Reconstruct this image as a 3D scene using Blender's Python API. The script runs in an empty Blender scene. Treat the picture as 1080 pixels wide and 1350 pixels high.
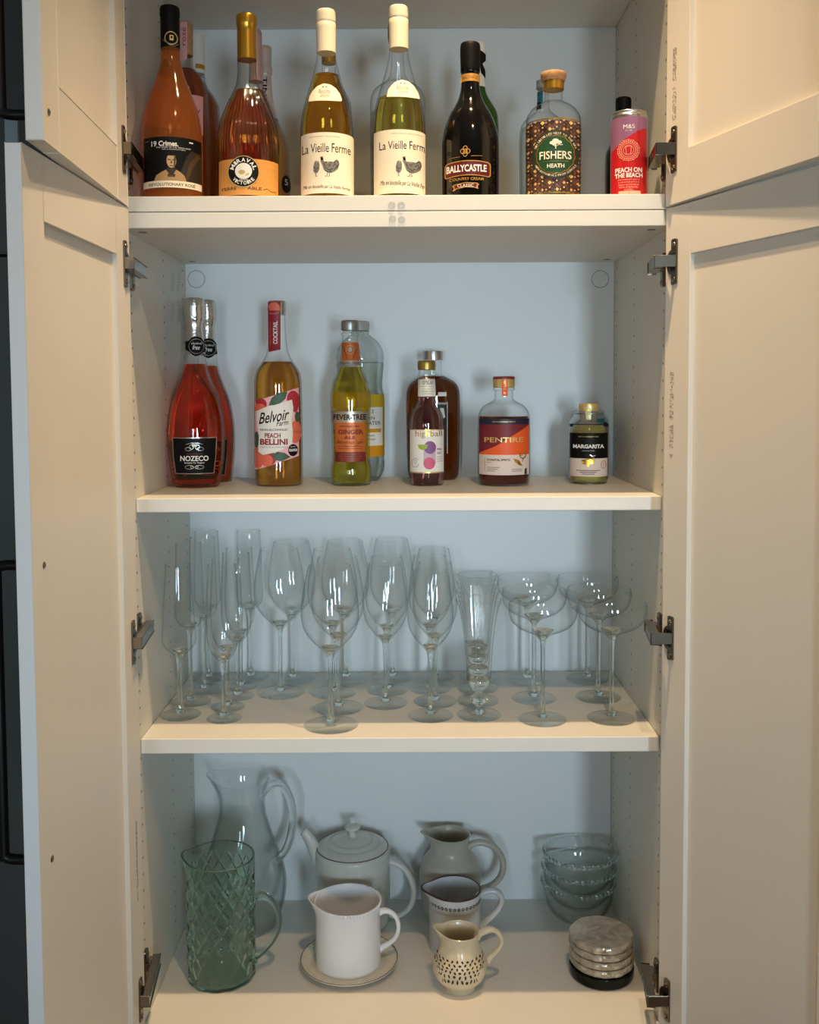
import bpy, bmesh, math, random
from mathutils import Vector, Matrix
random.seed(7)
SC = bpy.context.scene
COL = SC.collection
PI = math.pi

# ------------------------------------------------------------------ camera
FPX, CY = 1317.186, 592.486            # focal length and principal row, in pixels of the 1080x1350 frame
CAM = Vector((0.01677, -1.40276, 1.55))
YAW, PITCH, ROLL = -0.00054, -0.05751, -0.0049
_cy, _sy, _cp, _sp = math.cos(YAW), math.sin(YAW), math.cos(PITCH), math.sin(PITCH)
FW = Vector((_sy*_cp, _cy*_cp, _sp)); RT = Vector((_cy, -_sy, 0)); UP = RT.cross(FW)
RT, UP = math.cos(ROLL)*RT+math.sin(ROLL)*UP, -math.sin(ROLL)*RT+math.cos(ROLL)*UP
cd = bpy.data.cameras.new('camera'); cam = bpy.data.objects.new('camera', cd); COL.objects.link(cam)
cd.sensor_fit = 'VERTICAL'; cd.sensor_height = 36; cd.lens = FPX*36/1350; cd.shift_y = (CY-675)/1350
cd.clip_start = 0.01
cam.matrix_world = Matrix(((RT.x, UP.x, -FW.x, CAM.x), (RT.y, UP.y, -FW.y, CAM.y), (RT.z, UP.z, -FW.z, CAM.z), (0, 0, 0, 1)))
SC.camera = cam

# ------------------------------------------------------------------ world, light, exposure
W = bpy.data.worlds.new('world'); SC.world = W; W.use_nodes = True
W.node_tree.nodes['Background'].inputs[0].default_value = (0.70, 0.85, 1.0, 1)
W.node_tree.nodes['Background'].inputs[1].default_value = 0.3
SC.view_settings.view_transform = 'Standard'; SC.view_settings.look = 'None'
SC.view_settings.gamma = 1; SC.view_settings.use_curve_mapping = False
SC.view_settings.exposure = -0.14
SC.cycles.max_bounces = 24; SC.cycles.transmission_bounces = 20; SC.cycles.diffuse_bounces = 4
SC.cycles.glossy_bounces = 8; SC.cycles.transparent_max_bounces = 64
SC.cycles.use_denoising = True
SC.cycles.sample_clamp_indirect = 6
CEIL = 2.75
def area(name, loc, size, power, color, rot=(0, 0, 0), shape='RECTANGLE', spread=180):
    l = bpy.data.lights.new(name, 'AREA'); l.shape = shape; l.size = size[0]; l.spread = math.radians(spread)
    if shape == 'RECTANGLE': l.size_y = size[1]
    l.energy = power; l.color = color
    o = bpy.data.objects.new(name, l); o.location = loc; o.rotation_euler = rot; COL.objects.link(o); return o
# daylight through the two windows of the wall behind the photographer
WINS = [(0.74, 1.35, 0.38, 0.85), (-0.42, 1.35, 0.30, 0.75)]      # centre x, centre z, width, height
WALLY = -3.6
DAYC = (0.66, 0.86, 1.0)
for (wx, wz, ww, wh), e in zip(WINS, (2.45, 1.0)):
    dirv = Vector((0.02, 0.2, 1.30))-Vector((wx, WALLY+.03, wz))
    area('daylight', (wx, WALLY+.03, wz), (ww-.06, wh-.06), e, DAYC, dirv.to_track_quat('-Z', 'Y').to_euler(), spread=40)
    area('window_fill', (wx, WALLY+.035, wz), (ww-.06, wh-.06), e*3.0, (0.80, 0.91, 1.0), (PI/2, 0, 0))  # added wide fill lamp in each window, lifts the doors and room ambient
def spot(name, loc, tgt, power, color, ang=110, r=.02, blend=.6):
    l = bpy.data.lights.new(name, 'SPOT'); l.energy = power; l.color = color; l.spot_size = math.radians(ang); l.spot_blend = blend
    l.shadow_soft_size = r
    o = bpy.data.objects.new(name, l); o.location = loc
    o.rotation_euler = (Vector(tgt)-Vector(loc)).to_track_quat('-Z', 'Y').to_euler(); COL.objects.link(o); return o
WARM = (1.0, 0.70, 0.40)
SPOTS = [((0.12, -0.225, CEIL-.03), (0.02, -0.10, 0.8), 92, 72), ((0.25, -0.95, CEIL-.03), (0.05, 0.0, 0.75), 40, 80)]
for p, t, e, an in SPOTS: spot('downlight_lamp', p, t, e, WARM, an, blend=1.0)

# ------------------------------------------------------------------ helpers
def ray(u, v): return FW+(u-540)/FPX*RT-(v-CY)/FPX*UP
def aty(u, v, y): d = ray(u, v); return CAM+d*((y-CAM.y)/d.y)
def atz(u, v, z): d = ray(u, v); return CAM+d*((z-CAM.z)/d.z)
def atx(u, v, x): d = ray(u, v); return CAM+d*((x-CAM.x)/d.x)
def atplane(u, v, P, N): d = ray(u, v); return CAM+d*(((P-CAM).dot(N))/d.dot(N))

def nodes(name):
    m = bpy.data.materials.new(name); m.use_nodes = True
    return m, m.node_tree, m.node_tree.nodes['Principled BSDF']
def srgb(c):
    return tuple((x/255/12.92 if x/255 <= .04045 else ((x/255+.055)/1.055)**2.4) for x in c)
def mat(name, col, rough=.5, metal=0, noise=0, nscale=30, coat=0, bump=0, trans=0, ior=1.45, spec=.5, sss=0):
    m, nt, p = nodes(name)
    c = srgb(col)
    p.inputs['Base Color'].default_value = (*c, 1); p.inputs['Roughness'].default_value = rough
    p.inputs['Metallic'].default_value = metal; p.inputs['Coat Weight'].default_value = coat
    p.inputs['Coat Roughness'].default_value = .08
    p.inputs['Transmission Weight'].default_value = trans; p.inputs['IOR'].default_value = ior
    p.inputs['Specular IOR Level'].default_value = spec
    if sss:
        p.inputs['Subsurface Weight'].default_value = sss; p.inputs['Subsurface Radius'].default_value = (.01, .006, .003); p.inputs['Subsurface Scale'].default_value = 1
    if noise or bump:
        tc = nt.nodes.new('ShaderNodeTexCoord'); n = nt.nodes.new('ShaderNodeTexNoise')
        n.inputs['Scale'].default_value = nscale; n.inputs['Detail'].default_value = 4
        nt.links.new(tc.outputs['Object'], n.inputs['Vector'])
        if noise:
            r = nt.nodes.new('ShaderNodeValToRGB')
            r.color_ramp.elements[0].position = .3; r.color_ramp.elements[1].position = .7
            r.color_ramp.elements[0].color = (*[x*(1-noise) for x in c], 1); r.color_ramp.elements[1].color = (*[min(1, x*(1+noise)) for x in c], 1)
            nt.links.new(n.outputs['Fac'], r.inputs[0]); nt.links.new(r.outputs[0], p.inputs['Base Color'])
        if bump:
            b = nt.nodes.new('ShaderNodeBump'); b.inputs['Strength'].default_value = bump; b.inputs['Distance'].default_value = .001
            nt.links.new(n.outputs['Fac'], b.inputs['Height']); nt.links.new(b.outputs[0], p.inputs['Normal'])
    return m
def thin_glass(name, tint=(.97, .99, .985), edge=(.42, .50, .50), power=3.0, refl=1.6, rough=.01):
    """a thin wall of glass seen as one surface: straight transmission, more absorption where the path is oblique, Fresnel gloss"""
    m = bpy.data.materials.new(name); m.use_nodes = True; nt = m.node_tree; nt.nodes.clear()
    o = nt.nodes.new('ShaderNodeOutputMaterial'); mx = nt.nodes.new('ShaderNodeMixShader')
    t = nt.nodes.new('ShaderNodeBsdfTransparent'); g = nt.nodes.new('ShaderNodeBsdfGlossy'); g.inputs['Roughness'].default_value = rough
    # Schlick reflectance (same from both sides of the wall), doubled for the two faces of the glass
    p5 = nt.nodes.new('ShaderNodeMath'); p5.operation = 'POWER'; p5.inputs[1].default_value = 5
    mu = nt.nodes.new('ShaderNodeMath'); mu.operation = 'MULTIPLY_ADD'; mu.use_clamp = True; mu.inputs[1].default_value = .5*refl; mu.inputs[2].default_value = .04*refl
    lw = nt.nodes.new('ShaderNodeLayerWeight'); lw.inputs['Blend'].default_value = .5
    pw = nt.nodes.new('ShaderNodeMath'); pw.operation = 'POWER'; pw.inputs[1].default_value = power
    mc = nt.nodes.new('ShaderNodeMix'); mc.data_type = 'RGBA'
    mc.inputs[6].default_value = (*tint, 1); mc.inputs[7].default_value = (*edge, 1)
    L = nt.links
    L.new(lw.outputs['Facing'], p5.inputs[0]); L.new(p5.outputs[0], mu.inputs[0]); L.new(mu.outputs[0], mx.inputs[0]); L.new(t.outputs[0], mx.inputs[1]); L.new(g.outputs[0], mx.inputs[2])
    L.new(lw.outputs['Facing'], pw.inputs[0]); L.new(pw.outputs[0], mc.inputs[0]); L.new(mc.outputs[2], t.inputs[0]); L.new(mx.outputs[0], o.inputs[0])
    return m
def liquid(name, col, ior=1.34, rough=0.0, cloudy=0.0, ccol=None):
    m, nt, p = nodes(name); c = srgb(col)
    p.inputs['Base Color'].default_value = (*c, 1); p.inputs['Roughness'].default_value = rough
    p.inputs['Transmission Weight'].default_value = 1-cloudy; p.inputs['IOR'].default_value = ior
    return m

M = {}
M['cab'] = mat('white_laminate', (226, 224, 216), .42, noise=.012, nscale=60)
M['cabside'] = mat('white_laminate_side', (216, 214, 204), .45, noise=.015, nscale=40)
M['back'] = mat('white_back_board', (228, 232, 232), .4)
M['door'] = mat('greige_painted_door', (224, 219, 208), .42, noise=.01, nscale=12)
M['dooredge'] = mat('white_door_edge', (228, 230, 230), .4)
M['dark'] = mat('charcoal_panel', (72, 74, 72), .5)
M['trimgrey'] = mat('grey_trim', (150, 165, 168), .5)
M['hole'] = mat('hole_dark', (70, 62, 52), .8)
M['cap'] = mat('grey_cap', (150, 152, 150), .35, metal=.8)
M['steel'] = mat('nickel', (150, 140, 126), .2, metal=1)
M['steeldk'] = mat('dark_nickel', (120, 112, 100), .3, metal=1)
M['blackmetal'] = mat('black_metal', (12, 12, 13), .35)
M['wall'] = mat('painted_wall', (214, 210, 202), .7, noise=.01, nscale=8)
M['floor'] = mat('oak_floor', (150, 122, 92), .5, noise=.12, nscale=6)
M['white'] = mat('white_paint', (235, 235, 232), .5)
M['silicone'] = thin_glass('clear_silicone', (.86, .88, .90), (.45, .5, .55), 2, 1.5, .05)
M['glass'] = thin_glass('goblet_glass', (.992, .997, .995), (.48, .53, .53), 4.2, 1.5)
M['glass2'] = thin_glass('goblet_foot_glass', (.985, .995, .99), (.62, .68, .68), 5.0, 1.5)
M['bglass'] = thin_glass('bottle_glass', (.985, .992, .988), (.30, .33, .31), 4, 1.0)
def solid_glass(name, col, rough=0, ior=1.47):
    m = bpy.data.materials.new(name); m.use_nodes = True; nt = m.node_tree; nt.nodes.clear()
    o = nt.nodes.new('ShaderNodeOutputMaterial'); g = nt.nodes.new('ShaderNodeBsdfGlass')
    g.inputs[0].default_value = (*col, 1); g.inputs['Roughness'].default_value = rough; g.inputs['IOR'].default_value = ior
    nt.links.new(g.outputs[0], o.inputs[0]); return m
M['stem'] = solid_glass('stem_glass', (.97, .99, .985))
M['clear'] = solid_glass('clear_jug_glass', (.955, .98, .975))
M['green'] = solid_glass('green_glass', (.885, .955, .93))
M['clearthin'] = thin_glass('jug_glass', (.990, .997, .995), (.36, .42, .42), 4.5, 1.4)
M['ribglass'] = thin_glass('ribbed_glass', (.99, .985, .96), (.20, .14, .08), 2.2, 1.6)
M['ink'] = mat('black_ink', (14, 14, 15), .55, spec=.2); M['inkgrey'] = mat('grey_ink', (120, 118, 112), .6)
M['paper'] = mat('cream_paper', (240, 228, 202), .6); M['wpaper'] = mat('white_paper', (232, 230, 222), .55)
M['gold'] = mat('gold_foil', (206, 158, 62), .3, metal=.9); M['silver'] = mat('silver_foil', (200, 200, 196), .25, metal=1)
M['lgold'] = mat('pale_gold', (228, 200, 130), .35, metal=.6)
M['red'] = mat('deep_red', (140, 24, 40), .4); M['black'] = mat('gloss_black', (10, 10, 11), .18, coat=.5)
M['mblack'] = mat('matt_black', (10, 10, 11), .5, spec=.2); M['wtext'] = mat('white_print', (236, 234, 228), .5)

def smooth(me, ang=38):
    me.polygons.foreach_set('use_smooth', [True]*len(me.polygons))
    try: me.set_sharp_from_angle(angle=math.radians(ang))
    except Exception: pass
def link(name, me, m=None, parent=None, loc=None):
    if m is not None:
        for x in (m if isinstance(m, (list, tuple)) else [m]): me.materials.append(x)
    o = bpy.data.objects.new(name, me); COL.objects.link(o)
    if parent is not None: o.parent = parent
    if loc is not None: o.location = loc
    return o
def mesh(name, verts, faces):
    me = bpy.data.meshes.new(name); me.from_pydata([tuple(v) for v in verts], [], faces); me.update(); return me
def frombm(name, bm):
    bmesh.ops.recalc_face_normals(bm, faces=bm.faces)
    me = bpy.data.meshes.new(name); bm.to_mesh(me); bm.free(); return me
def thing(name, label, cat, loc=(0, 0, 0), group=None):
    o = bpy.data.objects.new(name, None); COL.objects.link(o); o.location = loc; o.empty_display_size = .02
    o['label'] = label; o['category'] = cat
    if group: o['group'] = group
    return o
def copy_thing(src, loc, label, group=None, rot=0):
    def rec(o, par):
        c = o.copy(); COL.objects.link(c); c.parent = par
        for ch in [x for x in KIDS.get(o.name, [])]:
            n = rec(ch, c); KIDS.setdefault(c.name, []).append(n)
        return c
    c = rec(src, None); c.location = loc; c.rotation_euler.z = rot
    c['label'] = label
    if group: c['group'] = group
    return c
KIDS = {}
def part(name, me, m, parent, loc=None, label=None):
    o = link(name, me, m, parent, loc); KIDS.setdefault(parent.name, []).append(o)
    if label: o['label'] = label
    return o
def tree_kids(o): return KIDS.get(o.name, [])

def boxbm(bm, a, b, basis=None, org=Vector((0, 0, 0)), bev=0):
    r = bmesh.ops.create_cube(bm, size=1)
    vs = r['verts']
    for v in vs:
        p = Vector([(a[i]+b[i])/2+v.co[i]*(b[i]-a[i]) for i in range(3)])
        v.co = p if basis is None else org+basis[0]*p.x+basis[1]*p.y+basis[2]*p.z
    if bev:
        es = list({e for v in vs for e in v.link_edges})
        bmesh.ops.bevel(bm, geom=es, offset=bev, segments=2, affect='EDGES', profile=.5)
def box(name, a, b, m, parent=None, bev=0.0006, basis=None, org=Vector((0, 0, 0)), label=None):
    bm = bmesh.new(); boxbm(bm, a, b, basis, org, bev); me = frombm(name, bm)
    if parent is None: return link(name, me, m)
    return part(name, me, m, parent, label=label)

def crv(pts, n=5):
    """smooth a profile of (r, z[, corner]) by Catmull-Rom, keeping flagged corners sharp"""
    out = []; segs = []; cur = [pts[0]]
    for p in pts[1:]:
        cur.append(p)
        if len(p) > 2 and p[2]: segs.append(cur); cur = [p]
    if len(cur) > 1: segs.append(cur)
    for s in segs:
        q = [(a[0], a[1]) for a in s]
        if len(q) == 2: out += [q[0]]; last = q[1]; continue
        e = [(2*q[0][0]-q[1][0], 2*q[0][1]-q[1][1])]+q+[(2*q[-1][0]-q[-2][0], 2*q[-1][1]-q[-2][1])]
        for i in range(1, len(e)-2):
            p0, p1, p2, p3 = e[i-1:i+3]
            d = [max(1e-6, math.dist(x, y))**.5 for x, y in ((p0, p1), (p1, p2), (p2, p3))]
            for k in range(n):
                t = k/n; r = []
                for c in (0, 1):
                    m1 = (p1[c]-p0[c])/d[0]-(p2[c]-p0[c])/(d[0]+d[1])+(p2[c]-p1[c])/d[1]
                    m2 = (p2[c]-p1[c])/d[1]-(p3[c]-p1[c])/(d[1]+d[2])+(p3[c]-p2[c])/d[2]
                    m1 *= d[1]; m2 *= d[1]
                    r.append((2*t**3-3*t*t+1)*p1[c]+(t**3-2*t*t+t)*m1+(-2*t**3+3*t*t)*p2[c]+(t**3-t*t)*m2)
                out.append((max(0, r[0]), r[1]))
        last = q[-1]
    out.append((segs[-1][-1][0], segs[-1][-1][1]))
    return out
def lathe(name, prof, seg=48, fn=None, ys=1, ang=38, caps=False):
    """turn (r, z) about z; fn(angle, r, z) -> (r, z) may reshape it (spouts, ribs)"""
    vs = []; rows = []; fs = []
    for (r, z) in prof:
        if r < 1e-6:
            rows.append([len(vs)]); vs.append((0, 0, z)); continue
        row = []
        for k in range(seg):
            a = 2*PI*k/seg; rr, zz = (r, z) if fn is None else fn(a, r, z)
            row.append(len(vs)); vs.append((rr*math.cos(a), ys*rr*math.sin(a), zz))
        rows.append(row)
    for A, B in zip(rows, rows[1:]):
        for k in range(seg):
            k2 = (k+1) % seg
            if len(A) == 1 and len(B) == 1: break
            if len(A) == 1: fs.append((A[0], B[k2], B[k]))
            elif len(B) == 1: fs.append((A[k], A[k2], B[0]))
            else: fs.append((A[k], A[k2], B[k2], B[k]))
    if caps:
        if len(rows[0]) > 1: fs.append(tuple(rows[0]))
        if len(rows[-1]) > 1: fs.append(tuple(reversed(rows[-1])))
    bm = bmesh.new(); bv = [bm.verts.new(v) for v in vs]
    for f in fs:
        try: bm.faces.new([bv[i] for i in f])
        except ValueError: pass
    me = frombm(name, bm); smooth(me, ang); return me
def tube(name, pts, rad, seg=14, flat=1.0, n=6, caps=True, up=Vector((0, 1, 0))):
    """sweep an (optionally flattened) round section along a smooth path; rad per point"""
    P = [Vector(p) for p in pts]; R = rad if isinstance(rad, (list, tuple)) else [rad]*len(P)
    E = [2*P[0]-P[1]]+P+[2*P[-1]-P[-2]]; RR = [R[0]]+list(R)+[R[-1]]
    path = []
    for i in range(1, len(E)-2):
        for k in range(n):
            t = k/n; a, b, c, d = E[i-1:i+3]
            path.append((.5*((2*b)+(-a+c)*t+(2*a-5*b+4*c-d)*t*t+(-a+3*b-3*c+d)*t**3), RR[i]*(1-t)+RR[i+1]*t))
    path.append((P[-1], R[-1]))
    vs = []; fs = []
    for i, (p, r) in enumerate(path):
        t = (path[min(i+1, len(path)-1)][0]-path[max(i-1, 0)][0]).normalized()
        s = up-t*up.dot(t)
        if s.length < 1e-4: s = Vector((1, 0, 0))
        s.normalize(); b = t.cross(s)
        for k in range(seg):
            a = 2*PI*k/seg; vs.append(p+s*(r*flat*math.cos(a))+b*(r*math.sin(a)))
    for i in range(len(path)-1):
        for k in range(seg):
            k2 = (k+1) % seg; fs.append((i*seg+k, i*seg+k2, (i+1)*seg+k2, (i+1)*seg+k))
    if caps: fs.append(tuple(reversed(range(seg)))); fs.append(tuple(range((len(path)-1)*seg, len(path)*seg)))
    bm = bmesh.new(); bv = [bm.verts.new(v) for v in vs]
    for f in fs: bm.faces.new([bv[i] for i in f])
    me = frombm(name, bm); smooth(me, 50); return me

# ------------------------------------------------------------------ flat print wrapped on a body of revolution
_fc = {}
def glyphs(s, bold=0, shear=0):
    k = (s, bold, shear)
    if k not in _fc:
        c = bpy.data.curves.new('t', 'FONT'); c.body = s; c.offset = bold; c.shear = shear; c.resolution_u = 3
        o = bpy.data.objects.new('t', c); COL.objects.link(o)
        me = o.to_mesh(); vs = [(v.co.x, v.co.y) for v in me.vertices]; fs = [tuple(p.vertices) for p in me.polygons]
        o.to_mesh_clear(); bpy.data.objects.remove(o); bpy.data.curves.remove(c)
        _fc[k] = (vs, fs)
    return _fc[k]
class Art:
    """2-D print drawn in photograph pixels, then wrapped as thin ink on a bottle (radius function) or laid on a plane"""
    def __init__(s): s.items = []; s.layer = 0; s.mats = []
    def _add(s, vs, fs, m):
        if m not in s.mats: s.mats.append(m)
        s.items.append((vs, fs, s.mats.index(m), s.layer)); s.layer += 1; return s
    def poly(s, pts, m): return s._add(list(pts), [tuple(range(len(pts)))], m)
    def rect(s, u0, v0, u1, v1, m): return s.poly([(u0, v0), (u1, v0), (u1, v1), (u0, v1)], m)
    def ell(s, cu, cv, ru, rv, m, n=28, a0=0, a1=360, tilt=0):
        t = math.radians(tilt); p = []
        for k in range(n+(0 if a1-a0 >= 360 else 1)):
            a = math.radians(a0+(a1-a0)*k/n); x, y = ru*math.cos(a), rv*math.sin(a)
            p.append((cu+x*math.cos(t)-y*math.sin(t), cv+x*math.sin(t)+y*math.cos(t)))
        return s.poly(p, m)
    def ring(s, cu, cv, ru, rv, w, m, n=36, a0=0, a1=360, wob=0):
        vs = []; fs = []
        for k in range(n+1):
            a = math.radians(a0+(a1-a0)*k/n); q = 1+wob*math.sin(a*16)
            vs += [(cu+ru*q*math.cos(a), cv+rv*q*math.sin(a)), (cu+(ru*q-w)*math.cos(a), cv+(rv*q-w)*math.sin(a))]
        for k in range(n): fs.append((2*k, 2*k+1, 2*k+3, 2*k+2))
        return s._add(vs, fs, m)
    def line(s, pts, w, m):
        vs = []; fs = []
        for i, p in enumerate(pts):
            a = pts[max(0, i-1)]; b = pts[min(len(pts)-1, i+1)]; dx, dy = b[0]-a[0], b[1]-a[1]; l = math.hypot(dx, dy) or 1
            ww = w[i] if isinstance(w, (list, tuple)) else w
            vs += [(p[0]-dy/l*ww/2, p[1]+dx/l*ww/2), (p[0]+dy/l*ww/2, p[1]-dx/l*ww/2)]
            if i: fs.append((2*i-2, 2*i-1, 2*i+1, 2*i))
        return s._add(vs, fs, m)
    def text(s, t, u0, v0, u1, v1, m, bold=0.0, shear=0, rot=0, slope=0):
        """fit the string's bounding box to (u0,v0)-(u1,v1); rot 90 = reads upwards, -90 = reads downwards; slope tilts the line"""
        vs, fs = glyphs(t, bold, shear)
        if not vs: return s
        x0, x1 = min(v[0] for v in vs), max(v[0] for v in vs); y0, y1 = min(v[1] for v in vs), max(v[1] for v in vs)
        out = []
        for x, y in vs:
            a = (x-x0)/(x1-x0); b = (y-y0)/((y1-y0) or 1)
            if rot == 0: out.append((u0+a*(u1-u0), v1+b*(v0-v1)+slope*(a-.5)))
            elif rot == 90: out.append((u0+(1-b)*(u1-u0), v1+a*(v0-v1)))
            else: out.append((u0+b*(u1-u0), v0+a*(v1-v0)))
        return s._add(out, fs, m)
    def arc(s, t, cu, cv, r, h, a0, a1, m, bold=0.02, inside=False):
        """letters along a circle; angles in degrees clockwise from the top; inside = letters upright along the bottom"""
        ws = [1.0 if c in 'MWO' else .45 if c in 'I ' else .75 for c in t]; tot = sum(ws); acc = 0
        for c, w in zip(t, ws):
            f = (acc+w/2)/tot; acc += w
            if c == ' ': continue
            a = math.radians(a0+(a1-a0)*f); vs, fs = glyphs(c, bold)
            x0, x1 = min(v[0] for v in vs), max(v[0] for v in vs); y0, y1 = min(v[1] for v in vs), max(v[1] for v in vs)
            wd = abs(math.radians(a1-a0))*r*w/tot*.8
            out = []
            for x, y in vs:
                lx = ((x-x0)/(x1-x0)-.5)*wd; ly = ((y-y0)/(y1-y0)-.5)*h
                if inside: lx, ly = -lx, -ly
                rr = r+ly; out.append((cu+rr*math.sin(a)+lx*math.cos(a), cv-rr*math.cos(a)+lx*math.sin(a)))
            s._add(out, fs, m)
        return s
    def _bm(s, step):
        vs_all = []; fs_all = []
        for vs, fs, mi, ly in s.items:
            bm = bmesh.new(); bv = [bm.verts.new((v[0], v[1], 0)) for v in vs]
            for f in fs:
                try: bm.faces.new([bv[i] for i in f])
                except ValueError: pass
            bmesh.ops.triangulate(bm, faces=[f for f in bm.faces if len(f.verts) > 4])
            if vs and step:
                for ax in (0, 1):
                    lo, hi = min(v[ax] for v in vs), max(v[ax] for v in vs); st = step if ax == 0 else step*3
                    k = math.ceil(lo/st)
                    while k*st < hi:
                        if k*st > lo:
                            pc = [0, 0, 0]; pn = [0, 0, 0]; pc[ax] = k*st; pn[ax] = 1
                            bmesh.ops.bisect_plane(bm, geom=bm.verts[:]+bm.edges[:]+bm.faces[:], plane_co=pc, plane_no=pn)
                        k += 1
            bm.verts.index_update(); off = len(vs_all)
            vs_all += [(v.co.x, v.co.y, ly) for v in bm.verts]; fs_all += [(tuple(v.index+off for v in f.verts), mi) for f in bm.faces]; bm.free()
        return vs_all, fs_all
    def _mesh(s, name, pos, fs):
        me = bpy.data.meshes.new(name); me.from_pydata(pos, [], [f for f, _ in fs])
        for m in s.mats: me.materials.append(m)
        me.polygons.foreach_set('material_index', [i for _, i in fs]); me.update()
        me.polygons.foreach_set('use_smooth', [True]*len(me.polygons)); return me
    def wrap(s, name, b, parent=None, eps=.0004, step=2.0, turn=0, label=None, du=0, lay=.00002):
        vs, fs = s._bm(step); pos = []
        for u, v, ly in vs:
            z = b.zrow(v, front=True); R = b.R(z); ys = b.ys
            d = ray(u-du, v); dx, dy = d.x, d.y/ys; ex, ey = CAM.x-b.X, (CAM.y-b.Y)/ys      # ray against the body's circle
            A_ = dx*dx+dy*dy; B_ = ex*dx+ey*dy; C_ = ex*ex+ey*ey-(R*.999)**2; D_ = B_*B_-A_*C_
            t = (-B_-math.sqrt(D_))/A_ if D_ > 0 else -B_/A_
            a = math.atan2(ex+t*dx, -(ey+t*dy))+turn; r = R+eps+lay*ly
            pos.append((r*math.sin(a), -r*math.cos(a)*b.ys, z-b.z0))
        return part(name, s._mesh(name, pos, fs), None, parent or b.root, label=label)
    def flat(s, name, fn, parent, step=0, label=None):
        vs, fs = s._bm(step)
        return part(name, s._mesh(name, [tuple(fn(u, v, ly)) for u, v, ly in vs], fs), None, parent, label=label)

def proj(P):
    d = Vector(P)-CAM; z = d.dot(FW); return 540+FPX*d.dot(RT)/z, CY-FPX*d.dot(UP)/z, z

# ------------------------------------------------------------------ the room
def struct(name, a, b, m, bev=0):
    o = box(name, a, b, m, None, bev); o['kind'] = 'structure'; return o
RX0, RX1, RY1 = -1.9, 2.3, 0.40
struct('floor', (RX0, WALLY, -.05), (RX1, RY1+.06, 0), M['floor'])
struct('ceiling', (RX0, WALLY, CEIL), (RX1, RY1+.06, CEIL+.05), M['white'])
struct('wall_left', (RX0-.05, WALLY-.05, 0), (RX0, RY1+.06, CEIL), M['wall'])
struct('wall_right', (RX1, WALLY-.05, 0), (RX1+.05, RY1+.06, CEIL), M['wall'])
struct('wall_back', (RX0, RY1+.01, 0), (RX1, RY1+.06, CEIL), M['wall'])
# wall behind the photographer, with two window openings
bm = bmesh.new(); xs = RX0
for cx, cz, w, h in sorted(WINS):
    boxbm(bm, (xs, WALLY-.05, 0), (cx-w/2, WALLY, CEIL)); boxbm(bm, (cx-w/2, WALLY-.05, 0), (cx+w/2, WALLY, cz-h/2))
    boxbm(bm, (cx-w/2, WALLY-.05, cz+h/2), (cx+w/2, WALLY, CEIL)); xs = cx+w/2
boxbm(bm, (xs, WALLY-.05, 0), (RX1, WALLY, CEIL))
o = link('wall_front', frombm('wall_front', bm), M['wall']); o['kind'] = 'structure'
for n, (cx, cz, w, h) in enumerate(WINS):
    bm = bmesh.new()
    for a, b in (((cx-w/2, cz-h/2), (cx-w/2+.03, cz+h/2)), ((cx+w/2-.03, cz-h/2), (cx+w/2, cz+h/2)), ((cx-w/2+.03, cz-h/2), (cx+w/2-.03, cz-h/2+.03)), ((cx-w/2+.03, cz+h/2-.03), (cx+w/2-.03, cz+h/2))):
        boxbm(bm, (a[0], WALLY-.04, a[1]), (b[0], WALLY+.01, b[1]))
    o = link('window_%d' % (n+1), frombm('window_frame', bm), M['white']); o['kind'] = 'structure'
for (p, t, e, an) in SPOTS:
    r = thing('ceiling_downlight', 'small round recessed ceiling downlight %s' % ('nearest the cabinet front' if p[1] > -.5 else 'farther from the cabinet'), 'light', (p[0], p[1], CEIL))
    part('trim_ring', lathe('trim_ring', [(.030, 0), (.045, 0), (.045, -.004), (.032, -.005), (.030, 0)], 32), M['white'], r)
# charcoal tall cabinet standing left of the open unit, seen past the open doors
nb = thing('charcoal_cabinet', 'dark charcoal tall cabinet front left of the open doors', 'cabinet', (0, 0, 0))
box('front_panel', (-.98, .0, .02), (-.403, .39, 1.74), M['dark'], nb); box('front_panel', (-.98, .0, 1.744), (-.403, .39, 2.70), M['dark'], nb)
box('edge_trim', (atx(11, 150, -.53).x-.009, -.006, 1.70), (atx(11, 150, -.53).x+.009, .0, 1.93), M['trimgrey'], nb)

# ------------------------------------------------------------------ the two stacked cabinets
ZT, ZG, ZB = 1.82235, 1.80058, 1.77873
S1T, S1B, S2T, S2B, FL = 1.39738, 1.37687, 1.04207, 1.01964, 0.61514
HWI, YF, YB = 0.382, 0.040, 0.390
SHELF_TOP_Z = aty(540, 38, YB).z
lowc = thing('lower_cabinet', 'tall white cabinet unit with three lower compartments of bottles, glasses and jugs', 'cabinet', (0, 0, 0))
uppc = thing('upper_cabinet', 'white wall cabinet unit on top holding the wine bottles', 'cabinet', (0, 0, 0))
for c, z0, z1 in ((lowc, .08, ZG-.0004), (uppc, ZG+.0004, 2.56)):
    for s in (-1, 1):
        box('side_panel', (min(s*HWI, s*.400), 0, z0), (max(s*HWI, s*.400), YB+.004, z1), M['cabside'], c)
    box('back_panel', (-HWI+.0002, YB, z0+.018), (HWI-.0002, YB+.004, z1-.018), M['back'], c)
box('top_panel', (-HWI+.0002, 0, ZB), (HWI-.0002, YB-.0002, ZG-.0004), M['cab'], lowc, bev=.001)
box('base_panel', (-HWI+.0002, 0, FL-.02), (HWI-.0002, YB-.0002, FL), M['cab'], lowc, bev=.001)
box('shelf', (-HWI+.0006, YF, S1B), (HWI-.0006, YB-.002, S1T), M['cab'], lowc, bev=.0012)
box('shelf', (-HWI+.0006, YF, S2B), (HWI-.0006, YB-.002, S2T), M['cab'], lowc, bev=.0012)
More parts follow.
